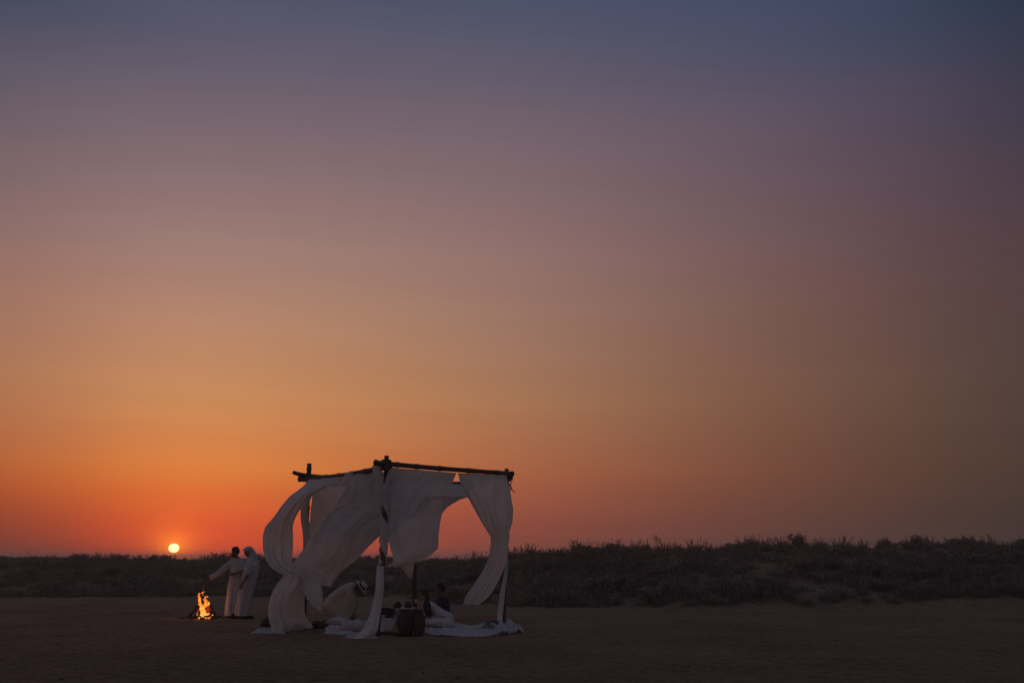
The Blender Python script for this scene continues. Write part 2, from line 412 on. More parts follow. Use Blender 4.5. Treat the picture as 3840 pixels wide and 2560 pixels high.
SH = [shrub_parts(50 + i, (.5, .6, .42, .55)[i], (.5, .62, .7, .45)[i]) for i in range(4)]
for i, (a, b) in enumerate(SH):
    a.materials.append(MAT['twig']); b.materials.append(MAT['leaf'] if i != 2 else MAT['leaf2'])
def ridge_y(x, y):
    rt = float(sstep(-.16, .06, x / y)); return 40.5 * (1 - rt) + 32 * rt, 62 * (1 - rt) + 46 * rt
def visible(x, y, z):
    return abs(x) / y < .55
LAB = {
 'ridge_near': ('tall seeding grass tuft on the crest of the higher bank', 'grass tufts on the crest of the higher bank'),
 'slope_near': ('low dark shrub on the slope of the higher bank', 'shrubs on the slope of the higher bank'),
 'ridge_far': ('small bush on the skyline of the low far bank', 'bushes on the skyline of the low far bank'),
 'slope_far': ('low shrub on the slope of the far bank beyond the campfire', 'shrubs on the slope of the far bank'),
}
def place_tuft(x, y, s, key):
    z = hz(x, y); o = bpy.data.objects.new('grass_tuft', random.choice(TM)); col.objects.link(o)
    o.location = (x, y, z - .02); o.rotation_euler = (0, 0, random.uniform(0, 6.28)); o.scale = (s * random.uniform(.9, 1.5), s * random.uniform(.9, 1.5), s)
    tag(o, LAB[key][0], 'grass tuft', LAB[key][1])
def place_shrub(x, y, s, key, sz=1.0, label=None):
    z = hz(x, y); st, lf = random.choice(SH)
    lab, grp = LAB[key] if label is None else (label, None)
    if label is None and key != 'ridge_far':
        y0, yr = ridge_y(x, y); f = (y - y0) / (yr - y0)
        lab = ('small' if s < (.85 if key == 'slope_near' else .95) else 'large' if s > (1.1 if key == 'slope_near' else 1.25) else 'medium') + ' shrub ' + ('at the sandy foot of' if f < .3 else 'midway up' if f < .7 else 'just below the crest of') + (' the higher bank' if key == 'slope_near' else ' the low far bank')
    e = empty('desert_shrub', (x, y, z - .03), lab, 'shrub', grp, random.uniform(0, 6.28)); e.scale = (s, s, s * sz)
    obj('stems', st, None, e); obj('foliage', lf, None, e)
# crest of the higher bank
for i in range(150):
    tx = random.uniform(-.045, .56); y = 46 + random.uniform(-1.6, .5); x = tx * y
    if vnoise(np.array([tx * 42]), np.array([.5]), 9)[0] < random.uniform(-1.1, .2): continue
    place_tuft(x, y, random.uniform(.5, 1.1), 'ridge_near')
for u, s in ((2290, 1.1), (2520, .8), (3260, 1.15), (3290, .9), (3540, 1.25), (3570, 1.25), (3600, 1.1), (1985, .9), (2680, .8), (3380, .8)):
    y = 45.5; place_shrub((u - 1920) / FPX / CP * y, y, s * .68, 'slope_near', .9, 'rounded leafy shrub standing up on the skyline of the higher bank')
for o in [o for o in col.objects if o.get('label', '').startswith('rounded leafy')]: o['group'] = 'rounded shrubs on the skyline of the higher bank'
# slope of the higher bank
k = 0
while k < 120:
    tx = random.uniform(-.07, .56); f = random.random(); y = 32.5 + f * 13; x = tx * y
    d = vnoise(np.array([x * .28]), np.array([y * .3]), 12)[0]
    if d < random.uniform(-.9, .35) - .3 * (1 - f): continue
    place_shrub(x, y, random.uniform(.6, 1.35), 'slope_near', random.uniform(.55, .9)); k += 1
# far bank
k = 0
while k < 90:
    tx = random.uniform(-.56, -.06); f = random.random(); y = 41 + f * 20; x = tx * y
    if vnoise(np.array([x * .22]), np.array([y * .25]), 14)[0] < random.uniform(-.9, .4): continue
    place_shrub(x, y, random.uniform(.7, 1.5), 'slope_far', random.uniform(.5, .85)); k += 1
for i in range(85):
    tx = random.uniform(-.56, -.07); y = 62 + random.uniform(-1.5, 1.5); x = tx * y
    place_shrub(x, y, random.uniform(.30, .62) * (1 if tx > -.36 else .45), 'ridge_far', random.uniform(.55, .85))
# uncountable cover grass on the banks
def cover():
    V, F = [], []; base = 0
    arr = [(np.array(v), np.array(f)) for v, f in TUFTS]
    n = 0; tries = 0
    while n < 4600 and tries < 60000:
        tries += 1
        if random.random() < .5: tx = random.uniform(-.1, .57); y = 31.6 + random.random() * 15
        else: tx = random.uniform(-.57, -.05); y = 40 + random.random() * 22.5
        x = tx * y
        y0, yr = ridge_y(x, y)
        if y < y0 - 2.2 * random.random() ** 2 or y > yr + .6: continue
        f = (y - y0) / (yr - y0)
        d = vnoise(np.array([x * .30]), np.array([y * .34]), 12)[0] * .7 + vnoise(np.array([x * 1.1]), np.array([y * .9]), 13)[0] * .5
        if d < random.uniform(-.75, .35) - .25 * (1 - f) - (.12 if y > 47 or x / y < -.2 else -.16): continue
        v, fa = arr[random.randrange(6)]
        v = v[:]; sel = fa[::2] if random.random() < .7 else fa
        s = random.uniform(.45, 1.0) * (1 if f < .8 else .65 if y < 50 else .5); a = random.uniform(0, 6.28); ca, sa = math.cos(a), math.sin(a)
        w = np.stack([(v[:, 0] * ca - v[:, 1] * sa) * s * 1.5 + x, (v[:, 0] * sa + v[:, 1] * ca) * s * 1.5 + y, v[:, 2] * s * .8 - .02], -1)
        w[:, 2] += hz(x, y)
        V.append(w); F.append(sel + base); base += len(v); n += 1
    me = fast_mesh('cover_grass', np.concatenate(V), np.concatenate(F), 4)
    o = obj('cover_grass', me, 'leaf'); tag(o, 'dense low wild grass covering the sandy banks', 'grass', kind='stuff')
cover()

# ------------------------------------------------------------------ pavilion of bamboo
YF, YL, YR, YB = 20.1, 22.2, 22.2, 24.2
pav = empty('pavilion', PZ(1500, 22.1, 0), 'open pavilion of lashed bamboo poles hung with white cloth', 'pavilion')
def rel(o, par): o.parent = par; o.matrix_parent_inverse = Matrix.Translation(-par.location); return o
def pole(name, pts, r0, r1, node=.34, seg=14, seed=0):
    r = random.Random(seed)
    pts = [Vector(p) for p in pts]; L = sum((b - a).length for a, b in zip(pts, pts[1:]))
    n = max(24, int(L / .03)); sp = sp3(pts, n); rad = []
    ph = r.uniform(0, node)
    for i in range(n):
        s = i / (n - 1) * L; q = ((s + ph) % node) / node; dd = min(q, 1 - q) * node
        rad.append((r0 + (r1 - r0) * i / (n - 1)) * (1 + .22 * math.exp(-(dd / .018) ** 2) + .05 * math.exp(-(dd / .07) ** 2)))
    bm = bmesh.new(); tube(bm, sp, rad, seg)
    o = obj(name, to_mesh(bm, name), 'bamboo'); o.data.shade_auto_smooth if False else None
    return rel(o, pav)
postF = (PZ(1412, YF, -.12), P(1437, 2080, YF), P(1450, 1708, YF))
postL = (PZ(1138, YL, -.12), P(1148, 2000, YL), P(1160, 1737, YL))
postR = (PZ(1884, YR, -.12), P(1898, 2030, YR), P(1900, 1757, YR))
postB = (PZ(1558, YB, -.12), P(1552, 2100, YB), PZ(1547, YB, 3.42))
pole('post', postF, .052, .046, seed=1); pole('post', postL, .056, .050, seed=2); pole('post', postR, .052, .048, seed=3); pole('post', postB, .062, .055, seed=4)
pole('beam', (P(1405, 1733, 19.82), P(1447, 1738, YF - .10), P(1640, 1755, 20.93), P(1900, 1774, YR - .11), P(1917, 1776, YR - .03)), .053, .045, seed=5)
pole('beam', (P(1122, 1795, YL + .02), P(1160, 1795, YL - .12), P(1250, 1787, 21.42), P(1340, 1773, 20.75), P(1430, 1754, YF - .02), P(1450, 1750, YF - .16)), .060, .050, seed=6)
pole('beam', (P(1101, 1771, 21.98), P(1150, 1781, YL + .10), P(1350, 1800, 23.2), P(1552, 1812, YB + .10), P(1580, 1813, YB + .25)), .040, .046, seed=7)
pole('beam', (P(1914, 1793, YR + .02), P(1890, 1795, YR + .12), P(1707, 1813, 23.25), P(1552, 1828, YB - .1), P(1530, 1830, YB + .05)), .048, .044, seed=8)
def lash(center, ax, r, n, w=.013, seed=0):
    """coils of rope round a joint"""
    ra = random.Random(seed); bm = bmesh.new(); ax = Vector(ax).normalized(); a = ax.orthogonal().normalized(); b = ax.cross(a)
    for k in range(n):
        tilt = ra.uniform(-.5, .5); off = (k - (n - 1) / 2) * w * 1.9; rr = r * ra.uniform(.95, 1.18); ph = ra.uniform(0, 6.28)
        pts = [center + a * (math.cos(t) * rr) + b * (math.sin(t) * rr) + ax * (off + math.sin(t + ph) * tilt * r) for t in np.linspace(0, 2 * math.pi, 22)]
        tube(bm, pts, w, 6)
    return rel(obj('rope_lashing', to_mesh(bm, 'rope_lashing'), 'rope'), pav)
lash(P(1449, 1745, YF - .04), (.1, 0, 1), .105, 7, seed=1); lash(P(1452, 1742, YF - .06), (1, .8, 0), .085, 4, seed=5)
lash(P(1159, 1790, YL - .02), (.1, 0, 1), .105, 5, seed=2)
lash(P(1902, 1784, YR - .02), (0, 0, 1), .105, 6, seed=3)
lash(P(1552, 1815, YB), (0, 0, 1), .11, 5, seed=4)
bm = bmesh.new()
ra = random.Random(4)
for k in range(3):
    p = P(1911, 1790, YR - .08); pts = [p]
    for j in range(14):
        p = p + Vector((ra.uniform(-.028, .03), ra.uniform(-.02, .02), -.024 + ra.uniform(-.012, .012))); pts.append(p)
    tube(bm, sp3(pts, 40), .010, 6)
rel(obj('loose_rope', to_mesh(bm, 'loose_rope'), 'rope'), pav)

# ------------------------------------------------------------------ curtains
def sheet(rows, nu=40, nv=90, fold=.05, nf=6, smooth_v=True, seed=0, wr=.012, gath=None, drift=.9):
    """rows of points from top to bottom -> draped sheet with folds running down it"""
    gridc = [spline(r, nu) for r in rows]
    out = np.zeros((nv, nu, 3))
    for j in range(nu):
        out[:, j] = np.array(spline([g[j] for g in gridc], nv, smooth_v))
    s = np.linspace(0, 1, nu)[None, :]; t = np.linspace(0, 1, nv)[:, None]
    du = np.gradient(out, axis=1); dv = np.gradient(out, axis=0)
    n = np.cross(du, dv); n /= (np.linalg.norm(n, axis=2, keepdims=True) + 1e-9)
    wob = drift * vnoise(t * 2.2 + 0 * s, s * 1.5 + 3.1, seed) + .25 * vnoise(t * 5 + 0 * s, s * 3 + 1.7, seed + 5)
    f1 = np.sin(2 * math.pi * (nf * s + wob)); f1 = np.sign(f1) * np.abs(f1) ** 1.3
    f2 = np.sin(2 * math.pi * (nf * 2.3 * s + 1.7 * wob + .3))
    amp = fold * (.35 + .65 * sstep(0, .12, t)) * (.6 + .4 * vnoise(t * 3 + 0 * s, s * 4, seed + 2))
    w = wr * vnoise(t * 26 + s * 9, s * 18 - t * 6, seed + 3) + wr * .6 * vnoise(t * 50, s * 33, seed + 4)
    d = amp * (f1 * .75 + f2 * .3) + w
    if gath is not None: d = d * np.interp(t, *gath)
    return out + n * d[..., None]
def grid_mesh(name, g):
    nv, nu = g.shape[:2]; ii = (np.arange(nv - 1)[:, None] * nu + np.arange(nu - 1)[None, :]).reshape(-1)
    me = fast_mesh(name, g.reshape(-1, 3), np.stack([ii, ii + 1, ii + 1 + nu, ii + nu], -1), 4)
    me.polygons.foreach_set('use_smooth', [True] * len(me.polygons)); return me
def r3(a, b, bulge=0.0, n=3):
    """row between two enlarged-view points (x, y, depth) with a belly towards the camera"""
    pts = []
    for i in range(n):
        t = i / (n - 1); w = math.sin(math.pi * t)
        pts.append(Q(a[0] + (b[0] - a[0]) * t, a[1] + (b[1] - a[1]) * t, a[2] + (b[2] - a[2]) * t - bulge * w))
    return pts
def origin_to(o, loc):
    o.data.transform(Matrix.Translation(-Vector(loc))); o.location = loc; return o
# 1 curtain ballooning outwards in an arc, pinched, then flaring to the sand
rows = [r3((455, 252, 22.02), (745, 224, 21.0), .05), r3((430, 285, 21.95), (650, 288, 21.2), .08), r3((385, 335, 21.8), (545, 345, 21.35), .1),
        r3((300, 400, 21.6), (462, 402, 21.4), .12), r3((215, 490, 21.45), (395, 490, 21.4), .16), r3((150, 590, 21.4), (345, 590, 21.45), .2),
        r3((106, 700, 21.35), (338, 690, 21.5), .22), r3((95, 785, 21.3), (336, 785, 21.5), .22), r3((112, 870, 21.25), (330, 875, 21.4), .2),
        r3((152, 928, 21.2), (345, 930, 21.3), .18), r3((208, 972, 21.1), (400, 968, 21.2), .14), r3((262, 1008, 21.05), (445, 1010, 21.1), .1),
        r3((225, 1062, 21.05), (470, 1062, 21.2), .14), r3((180, 1130, 21.0), (462, 1120, 21.3), .2), r3((150, 1205, 20.95), (432, 1172, 21.45), .24),
        r3((137, 1285, 20.9), (424, 1262, 21.6), .26), r3((145, 1360, 20.85), (432, 1332, 21.75), .22), r3((164, 1420, 20.85), (470, 1385, 21.9), .16),
        [QG(172, 1468, .03), QG(240, 1462, .02), QG(300, 1445, .03), QG(380, 1440, .02), QG(500, 1426, .05)]]
rows = [list(spline(r, 5)) for r in rows]
g = sheet(rows, 64, 170, .055, 3.4, seed=21, wr=.008)
g[..., 2] = np.maximum(g[..., 2], .012)
me = grid_mesh('curtain', g)
c_arc = obj('curtain', me, 'muslin'); tag(c_arc, 'white curtain ballooning out in an arc towards the campfire, pinched at the waist', 'curtain', 'curtains blowing on the pavilion')
# its loose corner and the trailing hem on the sand
rows = [r3((395, 1000, 21.0), (560, 1055, 20.95), .02), r3((422, 1085, 21.0), (564, 1085, 20.95), .05), r3((430, 1150, 21.0), (569, 1140, 20.95), .06), r3((452, 1200, 21.0), (571, 1185, 20.95), .05),
        r3((490, 1248, 21.0), (567, 1235, 20.95), .03), r3((540, 1296, 21.0), (563, 1292, 20.95), 0)]
obj('loose_corner', grid_mesh('loose_corner', sheet(rows, 26, 50, .02, 3, seed=22, wr=.006)), 'muslin', c_arc)
def heap(name, pts, w, h, seed, mat='muslin_thick', seg=70, nr=22, parent=None):
    """cloth lying in a rumpled roll along a path on the sand"""
    sp = sp3(pts, seg); fr = frames(sp); gg = np.zeros((seg, nr, 3))
    for i, (p, (t, a, b)) in enumerate(zip(sp, fr)):
        e = math.sin(math.pi * min(max(i / (seg - 1), .02), .98)) ** .45
        side = Vector((t.y, -t.x, 0)).normalized()
        for k in range(nr):
            q = k / (nr - 1) * 2 - 1
            n1 = mnoise.noise(Vector((i * .14, q * 2.2, seed))); n2 = mnoise.noise(Vector((i * .45, q * 5, seed + 9)))
            z = h * e * (max(1 - q * q, 0) ** .6) * (.75 + .7 * n1 + .35 * n2)
            gg[i, k] = p + side * (q * w * e * (1 + .5 * mnoise.noise(Vector((i * .2, seed, q))))) + Vector((0, 0, max(z, -.01)))
    return obj(name, grid_mesh(name, gg), mat, parent)
heap('trailing_hem', [QG(30, 1478, -.005), QG(90, 1462, -.005), QG(170, 1468, -.005), QG(280, 1474, -.005)], .16, .10, 3, parent=c_arc)
# 2 curtain swept diagonally like a sail
rows = [r3((830, 206, 20.52), (1140, 178, 20.45), .0), r3((775, 290, 20.55), (1160, 300, 20.75), .05), r3((725, 370, 20.6), (1200, 430, 20.95), .1), r3((690, 430, 20.7), (1216, 545, 21.0), .14), r3((640, 490, 20.75), (1120, 628, 21.05), .16),
        r3((550, 610, 20.85), (1010, 720, 21.1), .2), r3((470, 720, 20.9), (930, 798, 21.15), .22), r3((390, 840, 20.95), (850, 870, 21.2), .22),
        r3((322, 935, 21.0), (770, 932, 21.2), .2), r3((330, 995, 21.0), (705, 1000, 21.2), .15), r3((410, 1040, 21.02), (662, 1060, 21.15), .1), r3((520, 1060, 21.05), (638, 1108, 21.1), .03)]
me = grid_mesh('curtain', sheet(rows, 60, 140, .05, 2.6, seed=31, wr=.009))
c_sail = tag(obj('curtain', me, 'muslin'), 'broad white curtain swept diagonally like a sail from the tallest corner post', 'curtain', 'curtains blowing on the pavilion')
# 3 curtain on the far side behind the sail
rows = [r3((470, 232, 22.35), (1280, 276, 24.1), 0), r3((482, 320, 22.4), (1250, 340, 24.0), .05), r3((486, 400, 22.4), (1200, 450, 23.8), .08), r3((476, 500, 22.4), (1120, 540, 23.6), .08), r3((466, 590, 22.4), (1000, 620, 23.4), .06), r3((456, 660, 22.4), (940, 670, 23.2), .04), r3((448, 720, 22.4), (900, 720, 23.2), .02)]
tag(obj('curtain', grid_mesh('curtain', sheet(rows, 56, 60, .04, 7, seed=41)), 'muslin'), 'thin white curtain on the far side of the pavilion showing behind the sail-like curtain', 'curtain', 'curtains blowing on the pavilion')
# 4 strip tied beside the far left post
rows = [r3((440, 300, 22.1), (520, 300, 22.12), .02), r3((405, 420, 22.08), (478, 400, 22.1), .02), r3((397, 490, 22.08), (455, 490, 22.1), .03), r3((402, 580, 22.08), (462, 580, 22.1), .03), r3((414, 690, 22.05), (470, 680, 22.1), .02), r3((430, 790, 22.05), (500, 790, 22.1), .02)]
tag(obj('cloth_strip', grid_mesh('cloth_strip', sheet(rows, 20, 60, .02, 3, seed=43, wr=.006)), 'muslin'), 'narrow white cloth strip hanging beside the post nearest the campfire', 'cloth strip')
# 5 curtain hung along the front beam, its hem gathered to the corner post
rows = [r3((1115, 152, 20.1), (1634, 196, 21.22), .0), r3((1110, 225, 20.12), (1612, 244, 21.25), .05), r3((1100, 270, 20.14), (1588, 286, 21.28), .06), r3((1092, 310, 20.15), (1712, 312, 21.35), .1), r3((1085, 360, 20.16), (1728, 386, 21.35), .12), r3((1076, 430, 20.18), (1655, 408, 21.3), .14),
        r3((1070, 520, 20.2), (1565, 466, 21.2), .16), r3((1070, 590, 20.2), (1525, 520, 21.15), .18), r3((1070, 650, 20.2), (1508, 600, 21.1), .2), r3((1094, 740, 20.2), (1497, 690, 21.05), .2), r3((1118, 820, 20.2), (1490, 792, 21.0), .18),
        r3((1135, 868, 20.18), (1440, 842, 20.9), .15), r3((1130, 900, 20.15), (1370, 888, 20.75), .1), r3((1095, 926, 20.1), (1250, 918, 20.5), .06), r3((1040, 936, 20.05), (1150, 944, 20.3), .02)]
me = grid_mesh('curtain', sheet(rows, 64, 130, .035, 2.7, smooth_v=False, seed=51, wr=.009))
tag(obj('curtain', me, 'muslin'), 'white curtain hung along the bare beam with its hem drawn to the tallest post', 'curtain', 'curtains blowing on the pavilion')
# 6 inner curtain against the far post
rows = [r3((1300, 276, 24.0), (1585, 292, 23.6), 0), r3((1280, 400, 23.9), (1520, 400, 23.6), .05), r3((1250, 560, 23.85), (1470, 560, 23.6), .06), r3((1225, 720, 23.8), (1440, 720, 23.7), .05), r3((1190, 850, 23.8), (1340, 850, 23.8), .04), r3((1186, 925, 23.8), (1298, 925, 23.9), .03), r3((1225, 985, 23.8), (1290, 985, 23.9), .02), r3((1258, 1034, 23.85), (1276, 1034, 23.9), 0)]
tag(obj('curtain', grid_mesh('curtain', sheet(rows, 36, 80, .04, 5, seed=61)), 'muslin'), 'inner white curtain ending in a point beside the far post', 'curtain', 'curtains blowing on the pavilion')
# 7 curtain swinging free from the front beam, gathered into a fringed tail
rows = [r3((1642, 196, 21.3), (2030, 210, 22.05), 0), r3((1668, 282, 21.3), (2050, 300, 22.0), .06), r3((1728, 388, 21.35), (2066, 400, 21.95), .1), r3((1772, 472, 21.4), (2079, 480, 21.9), .12), r3((1820, 560, 21.45), (2077, 545, 21.9), .14),
        r3((1870, 645, 21.5), (2068, 605, 21.85), .12), r3((1906, 705, 21.55), (2049, 655, 21.85), .1), r3((1904, 785, 21.55), (2041, 745, 21.85), .1), r3((1886, 870, 21.5), (2028, 855, 21.8), .1), r3((1850, 960, 21.45), (2005, 952, 21.75), .12),
        r3((1800, 1042, 21.35), (1966, 1052, 21.65), .12), r3((1746, 1120, 21.25), (1922, 1132, 21.55), .12), r3((1706, 1180, 21.2), (1876, 1190, 21.4), .08), r3((1690, 1240, 21.15), (1800, 1240, 21.3), .04)]
me = grid_mesh('curtain', sheet(rows, 56, 140, .05, 3.2, seed=71, wr=.008))
c_tail = tag(obj('curtain', me, 'muslin'), 'white curtain swinging free from the beam end and tapering to a fringed tail', 'curtain', 'curtains blowing on the pavilion')
bm = bmesh.new(); ra = random.Random(9)
for i in range(26):
    t = ra.random(); p = Q(1692 + 112 * t, 1238 + ra.uniform(-3, 3), 21.18 + .1 * t); pts = [p]
    for j in range(3): p = p + Vector((ra.uniform(-.025, .02), ra.uniform(-.015, .015), -ra.uniform(.008, .035))); pts.append(p)
    tube(bm, pts, .003, 4)
obj('fringe', to_mesh(bm, 'fringe'), 'muslin_thick', c_tail)
# 8 wrap spiralling down the front post, then a loose tail to the sand
bm = bmesh.new()
def along(post, z):
    a, b = (post[0], post[1]) if z < post[1].z else (post[1], post[2]); return a.lerp(b, (z - a.z) / (b.z - a.z))
nv, nu = 150, 16; gg = np.zeros((nv, nu, 3))
z1_, z0_ = Q(1050, 300, YF).z, Q(1035, 945, YF).z
for i in range(nv):
    t = i / (nv - 1); z = z1_ + (z0_ - z1_) * t
    for k in range(nu):
        q = k / (nu - 1) - .5
        ph = -2.5 + 1.9 * 2 * math.pi * t + q * 3.5
        zz = z + q * .18 + .012 * mnoise.noise(Vector((i * .2, q * 5, 1)))
        rr = .082 + .022 * mnoise.noise(Vector((i * .11, q * 4, 3))) + .006 * math.sin(q * 40)
        c = along(postF, zz); gg[i, k] = c + Vector((math.cos(ph) * rr, math.sin(ph) * rr, 0))
wrap = obj('post_wrap', grid_mesh('post_wrap', gg), 'muslin'); tag(wrap, 'white cloth wound in a spiral down the tallest post with its tail on the sand', 'post wrap')
rows = [r3((1005, 930, 20.02), (1060, 935, 20.02), .06), r3((1000, 1000, 19.97), (1062, 1000, 19.97), .05), r3((985, 1150, 19.85), (1057, 1150, 19.9), .05), r3((950, 1300, 19.75), (1036, 1300, 19.8), .05), r3((918, 1380, 19.65), (1022, 1380, 19.72), .05), r3((880, 1450, 19.5), (1005, 1450, 19.6), .04), [QG(800, 1512, .02), QG(890, 1506, .03), QG(985, 1500, .02)]]
g = sheet(rows, 24, 90, .02, 2.5, seed=81, wr=.006); g[..., 2] = np.maximum(g[..., 2], .015)
obj('tail', grid_mesh('tail', g), 'muslin', wrap)
heap('trailing_hem', [QG(755, 1504, -.005), QG(830, 1506, -.005), QG(930, 1512, -.005), QG(1000, 1508, -.005)], .15, .10, 5, parent=wrap)
# knotted head of the wrap over the beam
rows = [r3((968, 133, 20.12), (1032, 138, 20.0), .06), r3((970, 200, 20.1), (1044, 200, 19.98), .08), r3((990, 250, 20.08), (1052, 262, 19.98), .06), r3((1020, 320, 20.0), (1068, 330, 19.98), .05), r3((1030, 420, 20.0), (1070, 430, 20.0), .05)]
obj('knot', grid_mesh('knot', sheet(rows, 22, 50, .025, 3, seed=83, wr=.006)), 'muslin', wrap)
rows = [r3((1098, 158, 20.0), (1150, 160, 20.05), .04), r3((1085, 215, 19.98), (1145, 230, 20.05), .05), r3((1066, 270, 19.98), (1118, 300, 20.05), .05), r3((1056, 320, 19.98), (1090, 350, 20.0), .04), r3((1052, 400, 20.0), (1080, 420, 20.02), .03)]
obj('knot', grid_mesh('knot', sheet(rows, 20, 40, .022, 3, seed=84, wr=.006)), 'muslin', wrap)
# gathered cloth thrown over the curved beam
rows = [r3((752, 196, 20.88), (812, 180, 20.78), .03), r3((738, 235, 20.86), (830, 222, 20.76), .05), r3((690, 272, 20.9), (850, 262, 20.72), .04), r3((625, 305, 20.98), (800, 300, 20.75), .02)]
tag(obj('cloth_strip', grid_mesh('cloth_strip', sheet(rows, 26, 40, .03, 4, seed=86, wr=.006)), 'muslin'), 'short gathered end of cloth thrown over the curved beam', 'cloth strip')
# 9 strip falling down the post under the fringed curtain
rows = [r3((2032, 850, 22.08), (2046, 850, 22.1), .0), r3((2014, 985, 22.06), (2041, 980, 22.08), .03), r3((1986, 1120, 22.02), (2026, 1120, 22.05), .04), r3((1968, 1250, 22.0), (2011, 1250, 22.02), .04), r3((1961, 1350, 21.9), (1999, 1350, 21.95), .04), r3((1962, 1400, 21.7), (2012, 1395, 21.8), .03), [QG(1972, 1466, .05), QG(2015, 1455, .08), QG(2060, 1450, .05)]]
g = sheet(rows, 18, 90, .018, 2, seed=91, wr=.005); g[..., 2] = np.maximum(g[..., 2], .015)
strip = tag(obj('cloth_strip', grid_mesh('cloth_strip', g), 'muslin'), 'long narrow white strip falling down the post beside the fringed tail', 'cloth strip')
heap('trailing_hem', [QG(1950, 1480, -.005), QG(2010, 1462, -.005), QG(2070, 1452, -.005), QG(2130, 1462, -.005)], .24, .20, 11, parent=strip)
bm = bmesh.new()
rows = [[QG(1825, 1458, .01), QG(1840, 1444, .01), QG(1850, 1432, .01)], [Q(1842, 1420, 21.3), Q(1856, 1418, 21.45), Q(1872, 1416, 21.6)], [Q(1868, 1384, 21.35), Q(1880, 1388, 21.5), Q(1892, 1396, 21.65)], [Q(1910, 1360, 21.4), Q(1912, 1370, 21.55), Q(1915, 1386, 21.7)], [Q(1950, 1362, 21.5), Q(1948, 1374, 21.6), Q(1940, 1392, 21.75)], [Q(1985, 1395, 21.55), Q(1975, 1400, 21.65), Q(1965, 1415, 21.75)], [QG(2010, 1450, .1), QG(1995, 1450, .1), QG(1980, 1450, .08)]]
obj('fold', grid_mesh('fold', sheet(rows, 16, 60, .012, 2, seed=93, wr=.01)), 'muslin_thick', strip)
heap('fold', [QG(1815, 1462, -.005), QG(1870, 1452, -.005), QG(1940, 1455, -.005)], .2, .2, 14, parent=strip)

# ------------------------------------------------------------------ throws on the sand
def throw(name, front, backp, seed, label, z=.02, amp=.03):
    nv, nu = 40, 110; f = spline([QG(*p) for p in front], nu); b = spline([QG(*p) for p in backp], nu); gg = np.zeros((nv, nu, 3))
    for i in range(nv):
        t = i / (nv - 1)
        for k in range(nu):
            p = b[k] * (1 - t) + f[k] * t; edge = min(t, 1 - t, k / nu, 1 - k / nu) * 12
            h = z + amp * (mnoise.noise(Vector((p[0] * 3.4, p[1] * 2.2, seed))) + .6 * mnoise.noise(Vector((p[0] * 9, p[1] * 6, seed + 4))) + .55) * min(edge + .25, 1)
            gg[i, k] = (p[0], p[1] + .05 * mnoise.noise(Vector((k * .3, t * 2, seed))), max(h, .008))
    o = obj(name, grid_mesh(name, gg), 'muslin_thick'); tag(o, label, 'throw')
    bm = bmesh.new(); ra = random.Random(seed)
    for k in range(0, nu, 1):
        p = Vector(gg[-1, k]); q = p + Vector((ra.uniform(-.03, .03), -ra.uniform(.04, .09), 0)); q.z = .006
        tube(bm, [p, p.lerp(q, .5) + Vector((0, 0, .01)), q], [.006, .007, .004], 4)
    obj('fringe', to_mesh(bm, 'fringe'), 'muslin_thick', o)
    return o
throw('throw', [(1385, 1470), (1450, 1488), (1560, 1492), (1700, 1502), (1850, 1502), (1960, 1484), (2090, 1462)], [(1385, 1405), (1500, 1400), (1650, 1405), (1760, 1415), (1850, 1408), (1950, 1405), (2050, 1410)], 2, 'white fringed throw spread on the sand under the seated woman', amp=.05)
throw('throw', [(588, 1480), (680, 1486), (760, 1488), (860, 1484), (960, 1478), (1010, 1470)], [(600, 1402), (690, 1392), (780, 1385), (880, 1385), (960, 1385), (1030, 1385)], 5, 'white fringed throw spread on the sand beneath the cushions', amp=.04)
def cushion(name, c, sx, sy, sz, rz, tilt, label, seed):
    bm = bmesh.new(); n = 22
    top, bot = {}, {}
    for s, d in ((1, top), (-1, bot)):
        for i in range(n + 1):
            for j in range(n + 1):
                a, b = i / n * 2 - 1, j / n * 2 - 1
                pin = 1 - .10 * (abs(a) ** 2) * (1 - abs(b) ** 2) - .10 * (abs(b) ** 2) * (1 - abs(a) ** 2)
                th = (max(1 - a ** 4, 0) * max(1 - b ** 4, 0)) ** .5
                nz = mnoise.noise(Vector((a * 2, b * 2, seed + s)))
                if s == -1 and (i in (0, n) or j in (0, n)): d[i, j] = top[i, j]; continue
                d[i, j] = bm.verts.new((a * sx * pin, b * sy * pin, s * sz * th * (1 + .3 * nz)))
        for i in range(n):
            for j in range(n): bm.faces.new((d[i, j], d[i + 1, j], d[i + 1, j + 1], d[i, j + 1]))
    o = obj(name, to_mesh(bm, name), 'muslin_thick'); o.location = c; o.rotation_euler = (tilt, 0, rz)
    return tag(o, label, 'cushion')
c = QG(815, 1462, 0); cushion('cushion', c + Vector((0, .1, .13)), .30, .19, .10, .1, .15, 'plump white cushion lying on the throw beside the post wrap', 3)
c = QG(690, 1415, 0); cushion('cushion', c + Vector((0, .05, .11)), .24, .17, .085, -.3, .1, 'smaller white cushion lying behind the plump one on the throw', 8)
